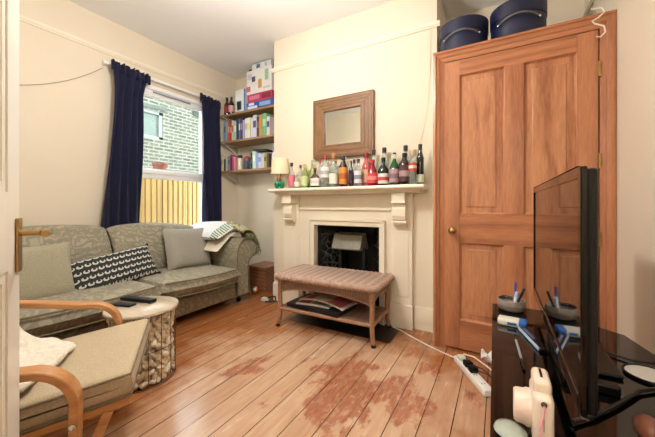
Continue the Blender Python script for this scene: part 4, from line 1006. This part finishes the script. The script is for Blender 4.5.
ds = thing('round_dish', 'white round dish with black rim lying on the black glass', 'dish', (.395, 1.27, .5))
MB().lathe([(.001, .0006), (.050, .0006), (.056, .004), (.056, .006), (.048, .0055), (.001, .005)], (.395, 1.27, .5), 36).build('plate', M['white_plastic'], ds, smooth=True)
MB().lathe([(.0555, .0005), (.060, .0005), (.061, .008), (.058, .009), (.0555, .006)], (.395, 1.27, .5), 36, cap=False).build('rim', M['black'], ds, smooth=True)

# television
tv = thing('television', 'flat black television standing on the console facing the sofa', 'television', (.16, 1.3, .5))
tx0, tx1, ty0, ty1, tz0, tz1 = .146, .176, .80, 1.80, .58, 1.10
bz = .024
b = MB()
for y0, y1, z0, z1 in ((ty0, ty0 + bz, tz0, tz1), (ty1 - bz, ty1, tz0, tz1), (ty0 + bz, ty1 - bz, tz1 - bz, tz1), (ty0 + bz, ty1 - bz, tz0, tz0 + bz * 1.4)): b.box(tx0, tx0 + .012, y0, y1, z0, z1)
b.build('bezel', M['black_gloss'], tv, bevel=.003)
MB().box(tx0 + .004, tx0 + .011, ty0 + bz - .002, ty1 - bz + .002, tz0 + bz, tz1 - bz + .002).build('screen', mat('dark_glossy_screen', '#040405', .03, 0, spec=.9), tv)
MB().rbox(tx0 + .012, tx1, ty0 + .004, ty1 - .004, tz0 + .004, tz1 - .004, .006).build('back_casing', M['black'], tv)
MB().box(tx0 + .0005, tx0 + .013, ty0, ty1, tz0 - .004, tz0 - .0005).build('silver_trim', M['chrome'], tv)
b = MB(); b.rbox(tx0 + .006, tx1 + .004, 1.24, 1.36, .515, tz0 + .05, .006); b.rbox(.157, .32, 1.20, 1.40, .5005, .513, .005); b.rbox(.16, .285, 1.09, 1.125, .5005, .525, .004); b.box(.16, .175, 1.09, 1.24, .505, .52)
b.build('stand', M['black'], tv)

# things on the console
po = thing('pen_pot', 'low grey stoneware pot of pens at far end of console', 'pot', (.055, 1.725, .5))
pc = (.052, 1.742, .5)
MB().lathe([(.044, .0005), (.055, .005), (.062, .026), (.060, .048), (.057, .053), (.053, .048), (.055, .026), (.046, .012), (.001, .010)], pc, 30).build('bowl', mat('grey_stoneware', '#8c857c', .5, .2, 18, .1), po, smooth=True)
MB().lathe([(.0615, .022), (.0628, .026), (.0622, .03)], pc, 30).build('glaze_band', mat('rust_glaze', '#8a6656', .4), po, smooth=True)
def pen(label, p0, p1, r, c, tip, name='pen'):
    root = thing(name, label, 'pen', p0)
    v0, v1 = Vector(p0), Vector(p1)
    MB().tube([v0, v0.lerp(v1, .7)], r, 8).build('barrel', flat(c), root, smooth=True); MB().tube([v0.lerp(v1, .7), v0.lerp(v1, .97), v1], [r * 1.15, r * 1.1, r * .6], 8).build('cap', flat(tip), root, smooth=True)
pen('blue pen standing upright in the grey pot', (.065, 1.745, .513), (.070, 1.755, .635), .0045, '#4654a8', '#4a4494')
pen('black pen leaning right out of the grey pot', (.070, 1.738, .513), (.105, 1.728, .615), .005, '#17171b', '#121214')
pen('white pen leaning in the grey pot between blue and black', (.062, 1.73, .513), (.076, 1.725, .595), .0075, '#dfe6ee', '#b9d0e4')
gt = thing('sunglasses', 'dark folded glasses resting on the rim of the grey pot', 'glasses', (.03, 1.735, .553))
b = MB()
for dx in (-.016, .014): b.tube([(.030 + dx + .014 * math.cos(2 * PI * k / 14), 1.735 + .012 * math.sin(2 * PI * k / 14), .557) for k in range(15)], .0028, 6)
b.build('frame', M['black'], gt, smooth=True)
b = MB(); b.tube([(.0, 1.74, .556), (.02, 1.76, .560), (.06, 1.763, .558)], .002, 6); b.build('temple', M['black'], gt, smooth=True)
tk = thing('tissue_packet', 'white and blue packet lying on the console before the grey pot', 'packet', (.05, 1.52, .5), -.10, None, world=False)
MB().rbox(-.055, .050, -.03, .03, .0005, .028, .007, 2).build('packet', mat('cream_white_film', '#dcd9c8', .35, .05), tk, smooth=True, local=True)
b = MB(); b.rbox(.018, .052, -.0305, .0305, .0, .0286, .007, 2); b.rbox(-.02, .018, -.0305, -.02, .006, .022, .003, 1); b.build('blue_end', flat('#2f62b0'), tk, smooth=True, local=True)
rm = thing('slim_remote', 'slim black and pale blue remote on console beside the screen', 'remote control', (.108, 1.385, .5), math.atan2(-.19, .055), None, world=False)
MB().rbox(-.10, .10, -.014, .014, .0005, .014, .004, 2).build('casing', M['black'], rm, smooth=True, local=True); MB().rbox(-.095, .095, -.0155, -.011, .003, .0150, .001, 1).build('side_strip', flat('#b4c4dc'), rm, local=True); MB().rbox(-.08, .02, -.004, .006, .0138, .0148, .0004, 1).build('blue_panel', flat('#5a6c94'), rm, local=True)
pen('thin silver stylus with black end lying on the console', (.055, 1.345, .505), (.068, 1.115, .507), .004, '#9a9894', '#101012', 'stylus')
# instant camera
ic = thing('instant_camera', 'cream and pink instant camera standing on console front, lens facing left', 'camera', (.07, .83, .5))
M['icam'] = mat('pale_pink_plastic', '#dccab8', .4, .02)
M['icam2'] = mat('blush_plastic', '#d8c0ae', .4, .02)
MB().rbox(.062, .101, .775, .875, .5005, .612, .014, 4).build('body', M['icam'], ic, smooth=True)
MB().rbox(.065, .099, .795, .868, .600, .636, .010, 3).build('top_housing', M['icam'], ic, smooth=True)
b = MB(); mm = Matrix.Translation((.064, .828, .555)) @ Matrix.Rotation(-PI / 2, 4, 'Y')
b.lathe([(.040, 0), (.040, .010), (.037, .016), (.036, .030), (.032, .035), (.026, .035), (.024, .030), (.001, .028)], (0, 0, 0), 28, mm); ln = b.build('lens_barrel', M['icam2'], ic, smooth=True)
MB().lathe([(.023, .0305), (.001, .0315)], (0, 0, 0), 20, mm).build('lens', M['black_gloss'], ln, smooth=True)
MB().rbox(.079, .084, .815, .855, .6352, .6375, .0008, 1).build('slot', M['black'], ic)
b = MB(); b.ell((.082, .774, .598), (.006, .005, .006), 10, 8); b.build('strap_lug', M['btn'], ic, smooth=True)
b = MB(); b.tube([(.082, .770, .598), (.08, .766, .578), (.074, .764, .55), (.072, .758, .515), (.068, .74, .504), (.06, .71, .503)], .0022, 6); b.build('strap', mat('pink_strap', '#d9929c', .6), ic, smooth=True)
MB().box(.081, .0825, .7745, .7755, .54, .588).build('door_seam', mat('brown_seam', '#7a5648', .5), ic)
dc = tag(MB().lathe([(.001, .0005), (.03, .0005), (.034, .004), (.03, .012), (.015, .018), (.001, .02)], (.022, .80, .5), 28).build('plastic_dome', glassy('milky_plastic', '#e4ece4', .55, '#c9d0c4'), None, smooth=True), 'small clear plastic lid on the console before the camera', 'lid')
bp = thing('leather_pouch', 'rounded brown leather pouch on console at right edge', 'pouch', (.30, .93, .5))
b = MB(); b.ell((.285, .925, .526), (.026, .034, .0255)); b.ell((.325, .92, .53), (.034, .042, .0295)); b.build('body', mat('brown_leather', '#7a4a38', .4, .15, 30, .2), bp, smooth=True)
MB().tube([(.315, .95, .556), (.335, .96, .563), (.36, .95, .556)], .005, 8).build('loop', M['black'], bp, smooth=True)
tag(MB().tube([(.18, 1.42, .507), (.26, 1.42, .506), (.32, 1.385, .506), (.38, 1.352, .508), (.44, 1.36, .508), (.49, 1.39, .507), (.53, 1.42, .47), (.548, 1.44, .3), (.55, 1.44, .02)], .0035, 8).build('television_cable', M['cord_black'], smooth=True), 'black cable from television passing behind the white dish', 'cable')
tag(MB().tube([(.15, .90, .509), (.20, .95, .508), (.27, 1.045, .509), (.335, 1.14, .508), (.40, 1.195, .508), (.48, 1.20, .506), (.53, 1.20, .46), (.55, 1.2, .25), (.55, 1.2, .02)], .005, 8).build('power_cable', M['cord_black'], smooth=True), 'thick black cable curving across glass in front of the white dish', 'cable')
tag(MB().tube([(.20, 1.50, .503), (.25, 1.42, .5035), (.29, 1.33, .503), (.31, 1.27, .503)], .0022, 6).build('thin_lead', mat('silver_lead', '#8c8880', .4), smooth=True), 'thin silver lead on the glass behind the television', 'cable')

# ------------------------------------------------------------------ added fill lights, unseen, shaped as hanging glass globes
def add_fill_light(label, x, y, power, colr, size=.12, drop=.50):
    z = CE - drop
    root = thing('added_fill_light', label, 'ceiling light', (x, y, z))
    MB().lathe([(.05, 0), (.055, -.02), (.001, -.022)], (x, y, CE), 20).build('rose', M['white_plastic'], root, smooth=True)
    MB().tube([(x, y, CE - .02), (x, y, z + .09)], .004, 6).build('flex', M['cord_white'], root, smooth=True)
    sh = MB().ell((x, y, z), (size, size, size * .7), 28, 14).build('globe', glassy('opal_globe', '#ffffff', .12, '#f4efe4', .3), root, smooth=True)
    MB().ell((x, y, z), (.05, .05, .06), 16, 10).build('fill_bulb', M['fill_bulb'], root, smooth=True)
    l = bpy.data.lights.new('fill_lamp', 'POINT'); l.shadow_soft_size = .10; l.energy = power; l.color = colr
    o = bpy.data.objects.new('fill_lamp', l); C.objects.link(o); o.parent = root; o.location = (0, 0, 0)
    return root
add_fill_light('added unseen fill light in a glass globe over the sitting room', -1.25, 1.1, 110, (1, .97, .93))  # invented source, out of view, added to brighten walls and ceiling
add_fill_light('added unseen fill light in a glass globe in the hall', -.2, -.9, 90, (1, .98, .94))  # second invented source, added as fill from behind the camera

w = bpy.data.worlds.new('sky'); SC.world = w; w.use_nodes = True
bg = w.node_tree.nodes['Background']; bg.inputs[0].default_value = (.86, .93, 1.0, 1); bg.inputs[1].default_value = 8.0
l = bpy.data.lights.new('window_portal', 'AREA'); l.shape = 'RECTANGLE'; l.size = wy1 - wy0; l.size_y = wz1 - wz0
l.cycles.is_portal = True
o = bpy.data.objects.new('window_portal', l); C.objects.link(o); o.location = (W - .12, (wy0 + wy1) / 2, (wz0 + wz1) / 2); o.rotation_euler = (PI / 2, 0, -PI / 2)

# ------------------------------------------------------------------ camera
cam = bpy.data.cameras.new('camera'); co = bpy.data.objects.new('camera', cam); C.objects.link(co); SC.camera = co
cam.sensor_fit = 'HORIZONTAL'; cam.sensor_width = 36; cam.lens = 36 * 300 / 655
cam.clip_start = .02
co.location = (0, 0, 1.02); co.rotation_euler = (PI / 2, 0, math.radians(29.8))
cam.shift_y = -(218.5 - 204.5) / 655
vs = SC.view_settings; vs.view_transform = 'Standard'; vs.look = 'None'; vs.gamma = 1; vs.use_curve_mapping = False; vs.exposure = 0.07
